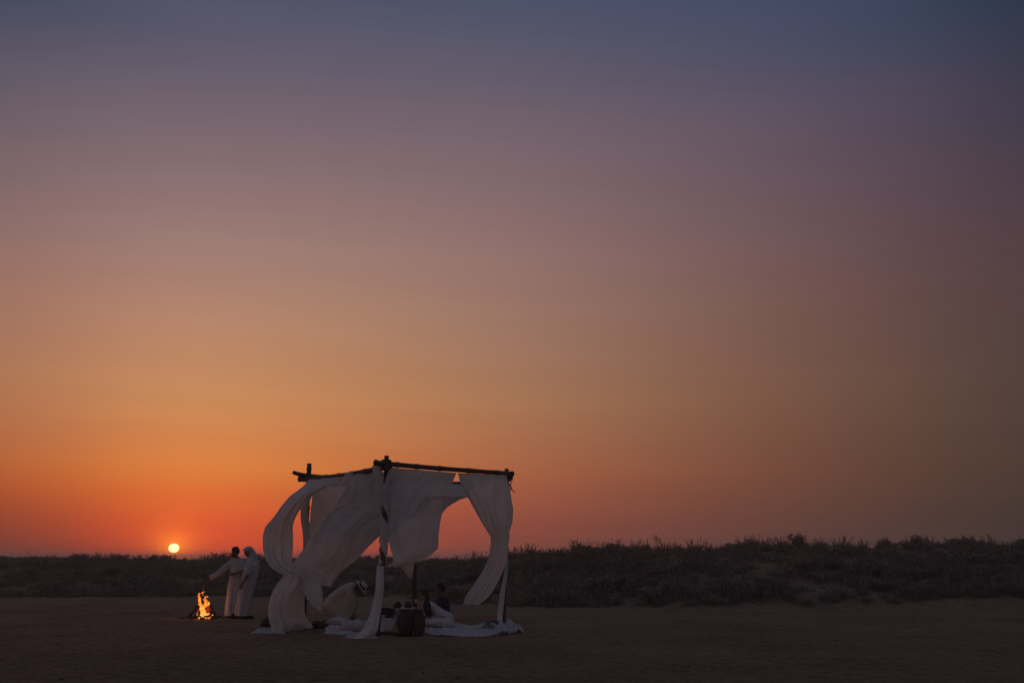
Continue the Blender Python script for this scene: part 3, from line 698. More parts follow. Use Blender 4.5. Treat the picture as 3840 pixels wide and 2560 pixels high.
# dark bags by the curtain foot
def bag(name, c, r, seed, label):
    bm = bmesh.new(); bmesh.ops.create_icosphere(bm, subdivisions=4, radius=1)
    for v in bm.verts:
        n = mnoise.noise(v.co * 1.7 + Vector((seed, 0, 0))) * .22 + mnoise.noise(v.co * 4 + Vector((seed, 3, 0))) * .06
        v.co *= (1 + n); v.co.z = max(v.co.z, -.72); v.co = Vector((v.co.x * r[0], v.co.y * r[1], (v.co.z + .70) * r[2]))
    o = obj(name, to_mesh(bm, name), 'leather'); o.location = c
    bm = bmesh.new(); tube(bm, sp3([(-r[0] * .45, -r[1] * .2, r[2] * 1.45), (-r[0] * .2, -r[1] * .3, r[2] * 1.85), (r[0] * .2, -r[1] * .3, r[2] * 1.85), (r[0] * .45, -r[1] * .2, r[2] * 1.45)], 18), .012, 6)
    obj('strap', to_mesh(bm, 'strap'), 'leather', o)
    return tag(o, label, 'bag')
bag('cloth_bag', QG(130, 1415, 0) + Vector((0, .1, 0)), (.17, .14, .10), 2, 'dark slumped bag on the sand outside the ballooning curtain')
bag('cloth_bag', QG(525, 1428, 0), (.24, .15, .075), 7, 'dark flattened bag on the sand between curtain and cushions')

# ------------------------------------------------------------------ low table, things on it, jars
tb = QG(1165, 1482, 0); TY = tb.y + .32; TZ = .31
tx0, tx1 = Q(1035, 1400, TY).x, Q(1290, 1400, TY).x
tcx = (tx0 + tx1) / 2; thw = (tx1 - tx0) / 2
table = empty('low_table', (tcx, TY, 0), 'low dark wooden table under a white cloth between the post and the jars', 'table')
def box_bm(sx, sy, sz, c=(0, 0, 0), bev=.006, bm=None):
    own = bm is None
    if own: bm = bmesh.new()
    r = bmesh.ops.create_cube(bm, size=1, matrix=Matrix.Translation(c) @ Matrix.Diagonal((sx, sy, sz, 1)))
    if bev: bmesh.ops.bevel(bm, geom=list({e for v in r['verts'] for e in v.link_edges}), offset=bev, segments=1, affect='EDGES')
    return bm
obj('tabletop', to_mesh(box_bm(thw * 2, .62, .03, (0, 0, TZ - .015)), 'tabletop', False), 'wood', table)
for sx in (-1, 1):
    for sy in (-1, 1):
        obj('leg', to_mesh(box_bm(.05, .05, TZ - .03, (sx * (thw - .05), sy * .27, (TZ - .03) / 2)), 'leg', False), 'wood', table)
nv, nu = 60, 110; gg = np.zeros((nv, nu, 3)); ov = .26
for i in range(nv):
    for k in range(nu):
        a = (k / (nu - 1) * 2 - 1) * (thw + ov); b = (i / (nv - 1) * 2 - 1) * (.31 + ov)
        da, db = max(abs(a) - thw, 0), max(abs(b) - .31, 0); drop = math.hypot(da, db) if da and db else da + db
        x = max(min(a, thw), -thw) + math.copysign(da * .25, a) + .03 * mnoise.noise(Vector((a * 6, b * 6, 2))) * (drop > 0)
        y = max(min(b, .31), -.31) + math.copysign(db * .22, b) + (.035 * math.sin(a * 26 + 2 * mnoise.noise(Vector((a * 3, 0, 0)))) * db / ov if db else 0)
        zz = TZ + .004 + .004 * mnoise.noise(Vector((a * 9, b * 9, 0))) - min(drop * .95, .30) * (.72 + .28 * abs(math.sin(a * 5.2)))
        gg[i, k] = (x, y, max(zz, .012))
clo = obj('tablecloth', grid_mesh('tablecloth', gg), 'muslin_thick', None, (tcx, TY, 0)); tag(clo, 'white cloth draped over the low table with swagged edges', 'tablecloth')
ZT = TZ + .010
def at_t(x, dy=0): return Vector((Q(x, 1340, TY + dy).x, TY + dy, ZT))
crate = empty('wooden_crate', at_t(1078, .05), 'small dark wooden crate standing on the white tablecloth', 'crate')
for kz in range(3):
    for sy in (-1, 1): obj('slat', to_mesh(box_bm(.34, .012, .052, (0, sy * .11, .036 + kz * .062)), 'slat', False), 'wood', crate)
    for sx in (-1, 1): obj('slat', to_mesh(box_bm(.012, .205, .052, (sx * .164, 0, .036 + kz * .062)), 'slat', False), 'wood', crate)
obj('bottom', to_mesh(box_bm(.31, .2, .01, (0, 0, .008), 0), 'bottom', False), 'wood', crate)
bm = bmesh.new(); lathe(bm, [(.001, 0), (.034, 0), (.036, .01), (.036, .12), (.03, .15), (.013, .18), (.012, .235), (.015, .237), (.015, .25), (.001, .25)])
tag(obj('bottle', to_mesh(bm, 'bottle'), 'glass_dark', None, at_t(1140, -.1)), 'dark glass bottle standing on the white tablecloth', 'bottle')
for k, (x, dy, lab) in enumerate(((1155, -.2, 'small pale bowl at the corner of the tablecloth by the jars'), (1050, -.2, 'small pale bowl in front of the dark crate on the table'))):
    bm = bmesh.new(); lathe(bm, [(.001, 0), (.025, 0), (.03, .006), (.055, .035), (.062, .05), (.058, .05), (.05, .034), (.02, .012), (.001, .011)])
    tag(obj('bowl', to_mesh(bm, 'bowl'), 'enamel', None, at_t(x, dy)), lab, 'bowl')
# tray on a stand: dark tripod table with pale tray rim
c = at_t(1205, .12)
tray = empty('serving_stand', c, 'dark round serving stand with a pale rimmed tray on the table behind the jars', 'stand')
bm = bmesh.new(); lathe(bm, [(.001, 0), (.10, 0), (.10, .015), (.03, .03), (.022, .08), (.026, .14), (.05, .165), (.001, .165)]); obj('pedestal', to_mesh(bm, 'pedestal'), 'wood', tray)
bm = bmesh.new(); lathe(bm, [(.001, .166), (.25, .166), (.27, .185), (.262, .186), (.245, .173), (.001, .173)], 36); obj('tray', to_mesh(bm, 'tray'), 'enamel', tray)
for k, (dx, dy, lab) in enumerate(((-.10, .02, 'dark round pot on the pale tray, beside its twin'), (.11, .03, 'dark round pot on the pale tray, beside its twin'))):
    bm = bmesh.new(); lathe(bm, [(.001, 0), (.05, 0), (.075, .03), (.08, .07), (.06, .105), (.035, .115), (.04, .125), (.034, .127), (.001, .12)])
    tag(obj('round_pot', to_mesh(bm, 'round_pot'), 'terracotta', None, c + Vector((dx, dy, .1735))), lab, 'pot', 'dark pots on the tray')
def jar(c, r, h, label, seed):
    bm = bmesh.new(); pr = [(.001, 0), (.55, 0), (.62, .02), (.86, .22), (.99, .45), (1.0, .58), (.92, .74), (.70, .87), (.58, .91), (.57, .95), (.68, .985), (.68, 1.0), (.60, 1.0), (.50, .95), (.50, .88), (.001, .85)]
    lathe(bm, [(a * r, b * h) for a, b in pr], 36)
    for v in bm.verts: v.co *= 1 + .015 * mnoise.noise(v.co * 5 + Vector((seed, 0, 0)))
    o = obj('clay_jar', to_mesh(bm, 'clay_jar'), 'terracotta', None, c)
    for s in (-1, 1):
        bm = bmesh.new(); tube(bm, sp3([(s * r * .58, 0, h * .90), (s * r * .85, 0, h * .93), (s * r * .98, 0, h * .82), (s * r * .90, 0, h * .72)], 14), r * .07, 8)
        obj('handle', to_mesh(bm, 'handle'), 'terracotta', o)
    return tag(o, label, 'jar')
jc = QG(1224, 1488, 0) + Vector((0, .12, -.01)); jar(jc, .175, .50, 'wide dark terracotta jar on the sand against the low table', 1)
jc = QG(1334, 1490, 0) + Vector((0, .10, -.01)); jar(jc, .122, .49, 'slim dark terracotta jar standing next to the wide jar', 2)
bm = bmesh.new(); lathe(bm, [(.001, 0), (.10, 0), (.12, .01), (.155, .09), (.165, .10), (.158, .105), (.145, .095), (.11, .02), (.001, .018)])
for v in bm.verts: v.co *= 1 + .02 * math.sin(v.co.z * 300)
tag(obj('woven_basket', to_mesh(bm, 'woven_basket'), 'wicker', None, QG(868, 1412, 0) + Vector((0, .1, .0))), 'shallow woven basket in front of the kneeling person in the hat', 'basket')

# ------------------------------------------------------------------ people
def basis(up, fwd):
    up = Vector(up).normalized(); fwd = Vector(fwd); fwd = (fwd - up * fwd.dot(up)).normalized(); return up, fwd, up.cross(fwd)
def head(bm, c, up, fwd, s=1.0):
    up, fw, sd = basis(up, fwd); c = Vector(c)
    E = lambda o, r: eball(bm, c + (sd * o[0] + fw * o[1] + up * o[2]) * s, (sd * r[0] * s, fw * r[1] * s, up * r[2] * s), 14)
    E((0, -.012, .025), (.074, .092, .090)); E((0, .022, -.035), (.058, .064, .074)); E((0, .045, -.085), (.034, .036, .026))
    E((0, .088, -.018), (.012, .022, .018)); E((0, .080, .008), (.010, .014, .026)); E((0, .072, .034), (.046, .020, .010))
    E((0, .074, -.052), (.024, .018, .008)); E((0, .072, -.064), (.022, .018, .007))
    for k in (-1, 1): E((k * .074, -.008, -.005), (.010, .020, .032)); E((k * .040, .055, -.020), (.024, .024, .020))
def eyes(par, c, up, fwd, s=1.0):
    up, fw, sd = basis(up, fwd); c = Vector(c)
    for k in (-1, 1):
        bm = bmesh.new(); ball(bm, c + (sd * k * .030 + fw * .078 + up * .012) * s, .0115 * s, 10); obj('eye', to_mesh(bm, 'eye'), 'eye', par)
def hand(bm, w, d, palm, side, curl=.5, s=1.0):
    """wrist, pointing direction, palm-facing normal, thumb side (+1/-1)"""
    d = Vector(d).normalized(); n = Vector(palm); n = (n - d * n.dot(d)).normalized(); a = d.cross(n) * side; w = Vector(w)
    eball(bm, w + d * .045 * s, (a * .040 * s, d * .052 * s, n * .016 * s), 12)
    for i, ln in enumerate((.070, .080, .074, .058)):
        b = w + (d * .085 + a * (.030 - .020 * i)) * s; pts = [b - d * .02 * s, b]; q = d.copy(); ax = d.cross(n)
        for k in range(3):
            q = (q * math.cos(curl * (.6 + .35 * k)) + n * math.sin(curl * (.6 + .35 * k))).normalized(); b = b + q * ln * s * (.45, .32, .23)[k]; pts.append(b)
        for p, p2, r in zip(pts, pts[1:], (.0105, .0100, .0092, .0085)): tube(bm, [p, p2], r * s, 8); ball(bm, p2, r * .97 * s, 8)
    b = w + (d * .02 + a * .032) * s; pts = [b, b + (a * .028 + d * .030 + n * .008) * s, b + (a * .034 + d * .058 + n * .022) * s, b + (a * .026 + d * .078 + n * .03) * s]
    for p, p2, r in zip(pts, pts[1:], (.013, .011, .0095)): tube(bm, [p, p2], r * s, 8); ball(bm, p2, r * .97 * s, 8)
def rings_loft(bm, rings, seg=40, fold=0.0, nf=9, seed=0, up=None):
    """closed tube through (cx,cy,cz,rx,ry[,tilt vector]) rings, skirt folds growing towards the first ring"""
    R_ = []; n = len(rings); sp = spline([r[:5] for r in rings], n * 6)
    for i, s in enumerate(sp):
        t = 1 - i / (len(sp) - 1); v = []
        for k in range(seg):
            a = 2 * math.pi * k / seg
            f = 1 + fold * t ** 1.2 * (math.sin(nf * a + seed + 1.2 * math.sin(t * 4 + seed)) + .5 * math.sin(2.3 * nf * a + seed * 2 - t * 3)) + fold * .5 * mnoise.noise(Vector((math.cos(a) * 2, math.sin(a) * 2, t * 7 + seed)))
            v.append(bm.verts.new((s[0] + math.cos(a) * s[3] * f, s[1] + math.sin(a) * s[4] * f, s[2])))
        R_.append(v)
    for r0, r1 in zip(R_, R_[1:]):
        for k in range(seg): bm.faces.new((r0[k], r0[(k + 1) % seg], r1[(k + 1) % seg], r1[k]))
    bm.faces.new(R_[0]); bm.faces.new(R_[-1])
def sleeve(bm, pts, rad, seed=0, seg=16):
    pts = [Vector(p) for p in pts]; sp = spline([(*p, r) for p, r in zip(pts, rad)], 34)
    rr = [float(s[3]) * (1 + .09 * mnoise.noise(Vector((i * .55, seed, 0)))) for i, s in enumerate(sp)]
    tube(bm, [Vector(s[:3]) for s in sp], rr, seg); ball(bm, pts[0], rad[0] * .98, 12)
def crease(me, seed):
    """uneven cloth creases, stretched along the fall of the garment"""
    nrm = [v.normal.copy() for v in me.vertices]
    for v, vn in zip(me.vertices, nrm):
        q = v.co; a = mnoise.noise(Vector((q.x * 11, q.y * 11, q.z * 3.2 + seed * 7))); b = mnoise.noise(Vector((q.x * 24 + q.z * 9, q.y * 24, q.z * 8 + seed)))
        v.co += vn * (a * .016 - abs(b) * .010)
    return me
# ---- two men by the fire (local frame: x right, y away, z up)
base = G(868, 2316, 0)
man = empty('person', base, 'bearded dark-haired person in a white robe reaching one arm towards the campfire', 'person')
bm = bmesh.new()
hc, hu, hf = Vector((.0, -.02, 1.635)), Vector((-.16, -.05, 1)), Vector((-.75, -.6, -.42))
head(bm, hc, hu, hf)
limb(bm, [(.02, .0, 1.56), (.07, .02, 1.44)], [.052, .062])
limb(bm, [(.09, .02, 1.38), (.10, .02, 1.2), (.09, .02, .95)], [.085, .10, .10])
limb(bm, [(-.06, .0, 1.38), (.10, .02, 1.39), (.26, .05, 1.38)], [.05, .06, .05])
limb(bm, [(-.08, .0, 1.39), (-.30, -.06, 1.16), (-.55, -.12, 1.005), (-.60, -.13, .985)], [.052, .042, .032, .027])
hand(bm, (-.60, -.13, .985), (-1, -.1, -.25), (0, .2, -1), -1, .75)
limb(bm, [(.26, .05, 1.40), (.42, .20, 1.36), (.60, .24, 1.40), (.64, .22, 1.42)], [.052, .042, .033, .027])
hand(bm, (.64, .22, 1.42), (1, -.2, .1), (0, -.2, -1), 1, .4)
for dx, dy in ((-.07, -.02), (.09, .04)):
    limb(bm, [(.08 + dx * .5, dy, .90), (.03 + dx * .8, dy, .5), (dx, dy, .08)], [.07, .055, .042])
    eball(bm, (dx - .05, dy - .07, .035), (Vector((.035, -.035, 0)), Vector((.085, .10, 0)) * -.9, Vector((0, 0, .034))), 12)
    for q in range(5): ball(bm, (dx - .125 + q * .018, dy - .125 - q * .008 + .02, .02), .014, 8)
obj('body', fuse(bm, 'body', .0085, 3), 'skin', man); eyes(man, hc, hu, hf)
bm = bmesh.new()
rings_loft(bm, [(.0, .0, .055, .175, .15), (.005, .0, .30, .172, .15), (.03, .01, .6, .19, .15), (.08, .015, .92, .205, .15), (.105, .02, 1.15, .21, .14), (.105, .02, 1.32, .22, .135), (.095, .02, 1.42, .17, .11), (.05, .01, 1.485, .075, .075)], 48, .065, 6, 1)
sleeve(bm, [(-.03, .01, 1.395), (-.20, -.03, 1.27), (-.33, -.065, 1.15), (-.57, -.12, 1.0)], [.092, .085, .075, .060], 3)
sleeve(bm, [(.22, .04, 1.40), (.34, .13, 1.385), (.42, .2, 1.355), (.60, .235, 1.40)], [.092, .085, .072, .058], 6)
obj('robe', crease(fuse(bm, 'robe', .011, 2), 1), 'kandura', man)
bm = bmesh.new(); ra = random.Random(3); up_, fw_, sd_ = basis(hu, hf)
for i in range(150):
    v = Vector((ra.gauss(0, 1), ra.gauss(0, 1), ra.gauss(0, 1))).normalized()
    if v.z < -.15 and v.y > -.3: continue
    if v.y > .55 and v.z < .45: continue
    ball(bm, hc + (sd_ * v.x * .076 + fw_ * (v.y * .094 - .014) + up_ * (v.z * .100 + .030)), ra.uniform(.016, .030), 8)
obj('hair', fuse(bm, 'hair', .009, 1), 'hair', man)
bm = bmesh.new()
for i in range(60):
    a = ra.uniform(-1.45, 1.45); z = ra.uniform(-.11, -.05) - .012 * math.cos(a)
    ball(bm, hc + sd_ * (math.sin(a) * .060) + fw_ * (.022 + math.cos(a) * .066) + up_ * z, ra.uniform(.010, .017), 8)
obj('beard', fuse(bm, 'beard', .008, 1), 'hair', man)
# the stick he holds over the flames
bm = bmesh.new(); tube(bm, sp3([base + Vector((-.655, -.16, 1.01)), base + Vector((-.70, -.165, .93)), base + Vector((-.715, -.18, .8)), base + Vector((-.745, -.18, .68))], 20), [.009 - .0002 * i for i in range(20)], 6)
tag(obj('stick', to_mesh(bm, 'stick'), 'char'), 'thin dark stick held down towards the flames by the bearded person', 'stick')

man2 = empty('person', base + Vector((.325, -.13, 0)), 'person in a white robe and white headscarf standing beside the bearded one', 'person')
bm = bmesh.new()
hc, hu, hf = Vector((.035, .0, 1.655)), Vector((-.20, -.02, 1)), Vector((-1, -.30, -.42))
head(bm, hc, hu, hf)
limb(bm, [(.06, .0, 1.58), (.12, .01, 1.46)], [.052, .064])
limb(bm, [(.14, .01, 1.38), (.13, .01, 1.2), (.10, .01, .95)], [.09, .11, .11])
limb(bm, [(.10, -.10, 1.38), (.14, .02, 1.39), (.14, .12, 1.38)], [.05, .06, .05])
limb(bm, [(.07, .14, 1.40), (.06, .10, 1.19), (-.10, -.05, 1.15), (-.24, -.11, 1.11)], [.052, .044, .036, .028])
hand(bm, (-.24, -.11, 1.11), (-1, -.1, -.2), (0, 1, 0), 1, .7)
limb(bm, [(.11, -.14, 1.41), (.13, -.20, 1.13), (.04, -.24, .93), (-.01, -.25, .86)], [.052, .043, .034, .028])
hand(bm, (-.01, -.25, .86), (-.3, -.05, -1), (.3, .9, 0), 1, .5)
for dx, dy in ((-.09, -.03), (.06, .05)):
    limb(bm, [(.10 + dx * .5, dy, .90), (.03 + dx * .8, dy, .5), (-.02 + dx, dy, .08)], [.07, .055, .042])
    eball(bm, (dx - .07, dy - .02, .035), (Vector((.11, .03, 0)), Vector((-.012, .044, 0)), Vector((0, 0, .034))), 12)
    for q in range(5): ball(bm, (dx - .17 + q * .004, dy - .07 + q * .017, .02), .013, 8)
obj('body', fuse(bm, 'body', .0085, 3), 'skin', man2); eyes(man2, hc, hu, hf)
bm = bmesh.new()
rings_loft(bm, [(-.025, .0, .06, .185, .16), (-.01, .0, .30, .182, .16), (.03, .0, .6, .192, .16), (.10, .01, .92, .200, .16), (.135, .01, 1.15, .202, .165), (.14, .01, 1.32, .190, .17), (.13, .01, 1.42, .13, .13), (.10, .0, 1.50, .075, .075)], 48, .065, 6, 4)
sleeve(bm, [(.10, .12, 1.40), (.07, .13, 1.28), (.06, .11, 1.19), (-.02, .03, 1.17)], [.09, .08, .072, .062], 2)
sleeve(bm, [(.11, -.12, 1.40), (.125, -.18, 1.25), (.13, -.20, 1.12), (.115, -.21, 1.08)], [.09, .082, .075, .066], 8)
obj('robe', crease(fuse(bm, 'robe', .011, 2), 2), 'kandura', man2)
bm = bmesh.new(); up_, fw_, sd_ = basis(hu, hf)
eball(bm, hc + up_ * .045 - fw_ * .012, (sd_ * .094, fw_ * .112, up_ * .088), 18)
for t in np.linspace(0, 2 * math.pi, 26): ball(bm, hc + up_ * (.045 + .012 * math.cos(t)) + sd_ * math.sin(t) * .088 + fw_ * (math.cos(t) * .104 - .010), .027, 8)
limb(bm, [hc - fw_ * .075 + up_ * .02, hc - fw_ * .115 - up_ * .07, hc + Vector((.17, .02, -.19)), hc + Vector((.22, .02, -.31))], [.075, .078, .075, .045])
limb(bm, [hc - fw_ * .07 + up_ * .0, hc - fw_ * .06 - up_ * .09, hc + Vector((.08, -.03, -.20))], [.07, .07, .05])
me = fuse(bm, 'headscarf', .009, 2)
obj('headscarf', me, 'kandura', man2)

# ---- kneeling person in a straw hat (origin at the knees)
def z7(x, y): return 1200 + .2041 * x, 2100 + .2041 * y
kb = G(*z7(430, 1155), 0)
kn = empty('person', kb, 'kneeling person in a loose cream tunic bent forward over the throw', 'person')
bm = bmesh.new()
hc, hu, hf = Vector((.36, -.02, .80)), Vector((.76, -.12, .55)), Vector((.50, -.10, -.86))
head(bm, hc, hu, hf)
limb(bm, [(.31, -.01, .80), (.20, .0, .82)], [.052, .062])
limb(bm, [(.14, 0, .80), (-.08, 0, .66), (-.30, 0, .47)], [.10, .12, .13])
for s in (-1, 1):
    limb(bm, [(.13, s * .17, .80), (.18, s * .20, .52), (.20, s * .17, .28), (.21, s * .15, .20)], [.052, .042, .032, .026])
    hand(bm, (.21, s * .15, .20), (.15, -s * .1, -1), (.5, -s, 0), -s, .5)
    limb(bm, [(-.30, s * .10, .42), (-.02, s * .12, .10)], [.095, .065])
    limb(bm, [(-.02, s * .12, .08), (-.22, s * .11, .075), (-.42, s * .10, .06)], [.062, .058, .040])
    limb(bm, [(-.42, s * .10, .06), (-.52, s * .10, .035)], [.038, .030])
    for q in range(5): ball(bm, (-.55, s * .10 + (q - 2) * .018, .02), .013, 8)
obj('body', fuse(bm, 'body', .0085, 3), 'skin', kn); eyes(kn, hc, hu, hf)
bm = bmesh.new()
def blob(c, r): ball(bm, c, r, 20)
sp = spline([(-.33, 0, .40, .19), (-.24, 0, .50, .205), (-.10, 0, .62, .20), (.04, 0, .72, .185), (.15, 0, .80, .145), (.22, 0, .84, .085)], 26)
tube(bm, [Vector(s[:3]) for s in sp], [float(s[3]) * (1 + .05 * mnoise.noise(Vector((i * .7, 1, 0)))) for i, s in enumerate(sp)], 28, flat=.85)
for s in sp[::3]: ball(bm, s[:3], float(s[3]) * .93, 18)
for s in (-1, 1):
    limb(bm, [(-.30, s * .11, .40), (-.16, s * .13, .26), (.0, s * .13, .12)], [.15, .13, .10], 18)
    sleeve(bm, [(.13, s * .13, .78), (.17, s * .19, .60), (.185, s * .195, .45), (.20, s * .165, .24)], [.10, .088, .075, .058], 5 + s)
for k in range(9):
    x = -.26 + k * .05; limb(bm, [(x + .05, -.10 + .03 * math.sin(k * 2), .62 + x * .5), (x + .11, -.17, .38 + .02 * math.sin(k)), (x * .5 + .06, -.15, .13 + .02 * (k % 2))], [.07, .055 + .012 * (k % 2), .045], 10)
    limb(bm, [(x + .05, .10, .62 + x * .5), (x + .11, .17, .38), (x * .5 + .06, .15, .13)], [.07, .055 + .012 * (k % 2), .045], 10)
obj('tunic', crease(fuse(bm, 'tunic', .012, 3), 3), 'tunic', kn)
up_, fw_, sd_ = basis(hu, hf)
bm = bmesh.new(); eball(bm, hc - fw_ * .03 + up_ * .01, (sd_ * .082, fw_ * .085, up_ * .09), 16); limb(bm, [hc - fw_ * .07, hc - fw_ * .06 - up_ * .09, hc - fw_ * .03 - up_ * .15], [.06, .06, .04])
obj('hair', fuse(bm, 'hair', .01, 2), 'hair', kn)
hatm = Matrix((sd_, fw_, up_)).transposed().to_4x4(); hatm.translation = hc + up_ * .055
def hatpart(name, prof, mat, par, seg=40):
    bm = bmesh.new(); lathe(bm, prof, seg)
    for v in bm.verts:
        v.co.x *= .93
        if v.co.xy.length > .12: v.co.z += .012 * math.cos(2 * math.atan2(v.co.y, v.co.x))
    bm.transform(hatm); return obj(name, to_mesh(bm, name), mat, par)
hat = hatpart('hat', [(.088, -.004), (.195, -.012), (.198, -.008), (.195, -.003), (.105, .006), (.102, .02), (.096, .095), (.088, .112), (.06, .118), (.03, .108), (.001, .106)], 'straw', kn)
hat['label'] = 'pale straw hat with a black ribbon'
hatpart('ribbon', [(.104, .008), (.1085, .008), (.1055, .050), (.099, .050)], 'ribbon', hat)

# ---- seated woman in white with long hair (origin at her hip on the throw)
def z8(x, y): return 1440 + .2211 * x, 2100 + .2211 * y
wb = G(*z8(980, 1172), 0) + Vector((0, .12, .03))
wo_ = empty('person', wb, 'long-haired person in a white dress sitting on the throw and leaning to the jars', 'person')
bm = bmesh.new()
hc, hu, hf = Vector((-.40, 0, .70)), Vector((-.30, 0, 1)), Vector((-1, -.1, -.5))
head(bm, hc, hu, hf, .95)
limb(bm, [(-.37, 0, .64), (-.31, 0, .52)], [.045, .055])
limb(bm, [(-.25, 0, .45), (-.10, 0, .32), (.06, 0, .20)], [.08, .085, .12])
for s in (-1, 1):
    limb(bm, [(-.26, s * .11, .45), (-.39, s * .15, .28), (-.50, s * .10, .44), (-.515, s * .08, .48)], [.042, .035, .026, .023])
    hand(bm, (-.515, s * .08, .48), (-.5, -s * .5, .8), (-.6, -s * .6, -.2), s, .8, .92)
    limb(bm, [(.06, s * .09, .17), (-.18, s * .12, .15), (-.34, s * .12, .10)], [.10, .075, .055])
    limb(bm, [(-.34, s * .12, .09), (-.10, s * .11, .06), (.12, s * .09, .05), (.19, s * .08, .04)], [.053, .05, .036, .030])
    for q in range(5): ball(bm, (.225, s * .08 + (q - 2) * .016, .03), .012, 8)
obj('body', fuse(bm, 'body', .0085, 3), 'skin_light', wo_); eyes(wo_, hc, hu, hf, .95)
bm = bmesh.new()
sp = spline([(.10, 0, .15, .17), (.06, 0, .20, .155), (-.05, 0, .29, .115), (-.16, 0, .37, .108), (-.25, 0, .45, .10), (-.31, 0, .52, .062)], 26)
tube(bm, [Vector(s[:3]) for s in sp], [float(s[3]) * (1 + .05 * mnoise.noise(Vector((i * .7, 3, 0)))) for i, s in enumerate(sp)], 28)
for s in sp[::3]: ball(bm, s[:3], float(s[3]) * .94, 18)
eball(bm, (-.10, 0, .12), (Vector((.36, 0, 0)), Vector((0, .27, 0)), Vector((0, 0, .125))), 24); eball(bm, (.06, 0, .12), (Vector((.20, 0, 0)), Vector((0, .23, 0)), Vector((0, 0, .15))), 24)
for k in range(10):
    a = k * .55 - .3; limb(bm, [(.02, 0, .22), (.02 + .16 * math.cos(a), -.17 * math.sin(a), .14), (.01 + .21 * math.cos(a), -.21 * math.sin(a), .07)], [.08, .07, .06], 10)
for s in (-1, 1): sleeve(bm, [(-.24, s * .09, .45), (-.32, s * .125, .36), (-.39, s * .145, .28), (-.43, s * .13, .33)], [.068, .06, .054, .048], 3 + s)
obj('dress', fuse(bm, 'dress', .011, 3), 'dress', wo_)
bm = bmesh.new(); up_, fw_, sd_ = basis(hu, hf); ra = random.Random(5)
eball(bm, hc - fw_ * .022 + up_ * .028, (sd_ * .082, fw_ * .094, up_ * .092), 16)
for i in range(16):
    a = (i / 15 - .5) * 2; x = a * .075
    limb(bm, [hc + sd_ * x * .8 - fw_ * .06 + up_ * .03, hc + sd_ * x * 1.1 - fw_ * (.075 - .05 * abs(a)) - up_ * .10, Vector((-.33 - .05 * a, -.12 - .02 * ra.random(), .50 - .02 * a)), Vector((-.30 - .06 * a, -.17 - .02 * ra.random(), .36)), Vector((-.27 - .07 * a, -.19, .22 + .07 * ra.random()))], [.03, .033, .030, .026, .012], 8)
obj('hair', fuse(bm, 'hair', .009, 2), 'hair_brown', wo_)
bm = bmesh.new(); lathe(bm, [(.001, 0), (.026, 0), (.030, .01), (.036, .075), (.033, .075), (.027, .012), (.001, .01)])
tag(obj('cup', to_mesh(bm, 'cup'), 'enamel', None, wb + Vector((-.578, 0.0, .515))), 'small pale cup held by the long-haired person', 'cup')
# ---- dark figure seated behind her
db = wb + Vector((-.14, 1.15, -.03))
dk = empty('person', db, 'dark-clothed person with short dark hair sitting behind the long-haired one', 'person')
bm = bmesh.new()
hc, hu, hf = Vector((.0, 0, .80)), Vector((-.1, 0, 1)), Vector((-1, -.35, -.25))
head(bm, hc, hu, hf)
limb(bm, [(.02, 0, .72), (.05, 0, .62)], [.052, .062]); limb(bm, [(.05, 0, .55), (.07, 0, .35), (.07, 0, .15)], [.13, .135, .15])
for s in (-1, 1):
    limb(bm, [(.05, s * .17, .56), (.0, s * .22, .36), (-.18, s * .12, .26), (-.22, s * .10, .25)], [.052, .042, .032, .027])
    hand(bm, (-.22, s * .10, .25), (-1, -s * .3, -.2), (0, 0, -1), -s, .5)
    limb(bm, [(.05, s * .12, .13), (-.22, s * .32, .14), (-.26, -s * .02, .07), (-.30, -s * .10, .05)], [.09, .065, .045, .035])
obj('body', fuse(bm, 'body', .0085, 3), 'skin', dk); eyes(dk, hc, hu, hf)
bm = bmesh.new()
rings_loft(bm, [(.03, 0, .02, .27, .30), (.04, 0, .12, .24, .27), (.07, 0, .3, .165, .19), (.06, 0, .48, .165, .20), (.05, 0, .58, .14, .18), (.04, 0, .655, .075, .08)], 40, .03, 7, 2)
for s in (-1, 1): sleeve(bm, [(.05, s * .15, .56), (.01, s * .21, .40), (-.02, s * .21, .35), (-.17, s * .13, .27)], [.08, .07, .065, .05], 4 + s)
obj('robe', fuse(bm, 'robe', .012, 2), 'dark_cloth', dk)
bm = bmesh.new(); up_, fw_, sd_ = basis(hu, hf); ra = random.Random(8)
for i in range(130):
    v = Vector((ra.gauss(0, 1), ra.gauss(0, 1), ra.gauss(0, 1))).normalized()
    if (v.z < -.2 and v.y > -.3) or (v.y > .55 and v.z < .45): continue
    ball(bm, hc + (sd_ * v.x * .076 + fw_ * (v.y * .094 - .014) + up_ * (v.z * .100 + .030)), ra.uniform(.016, .028), 8)
obj('hair', fuse(bm, 'hair', .01, 1), 'hair', dk)

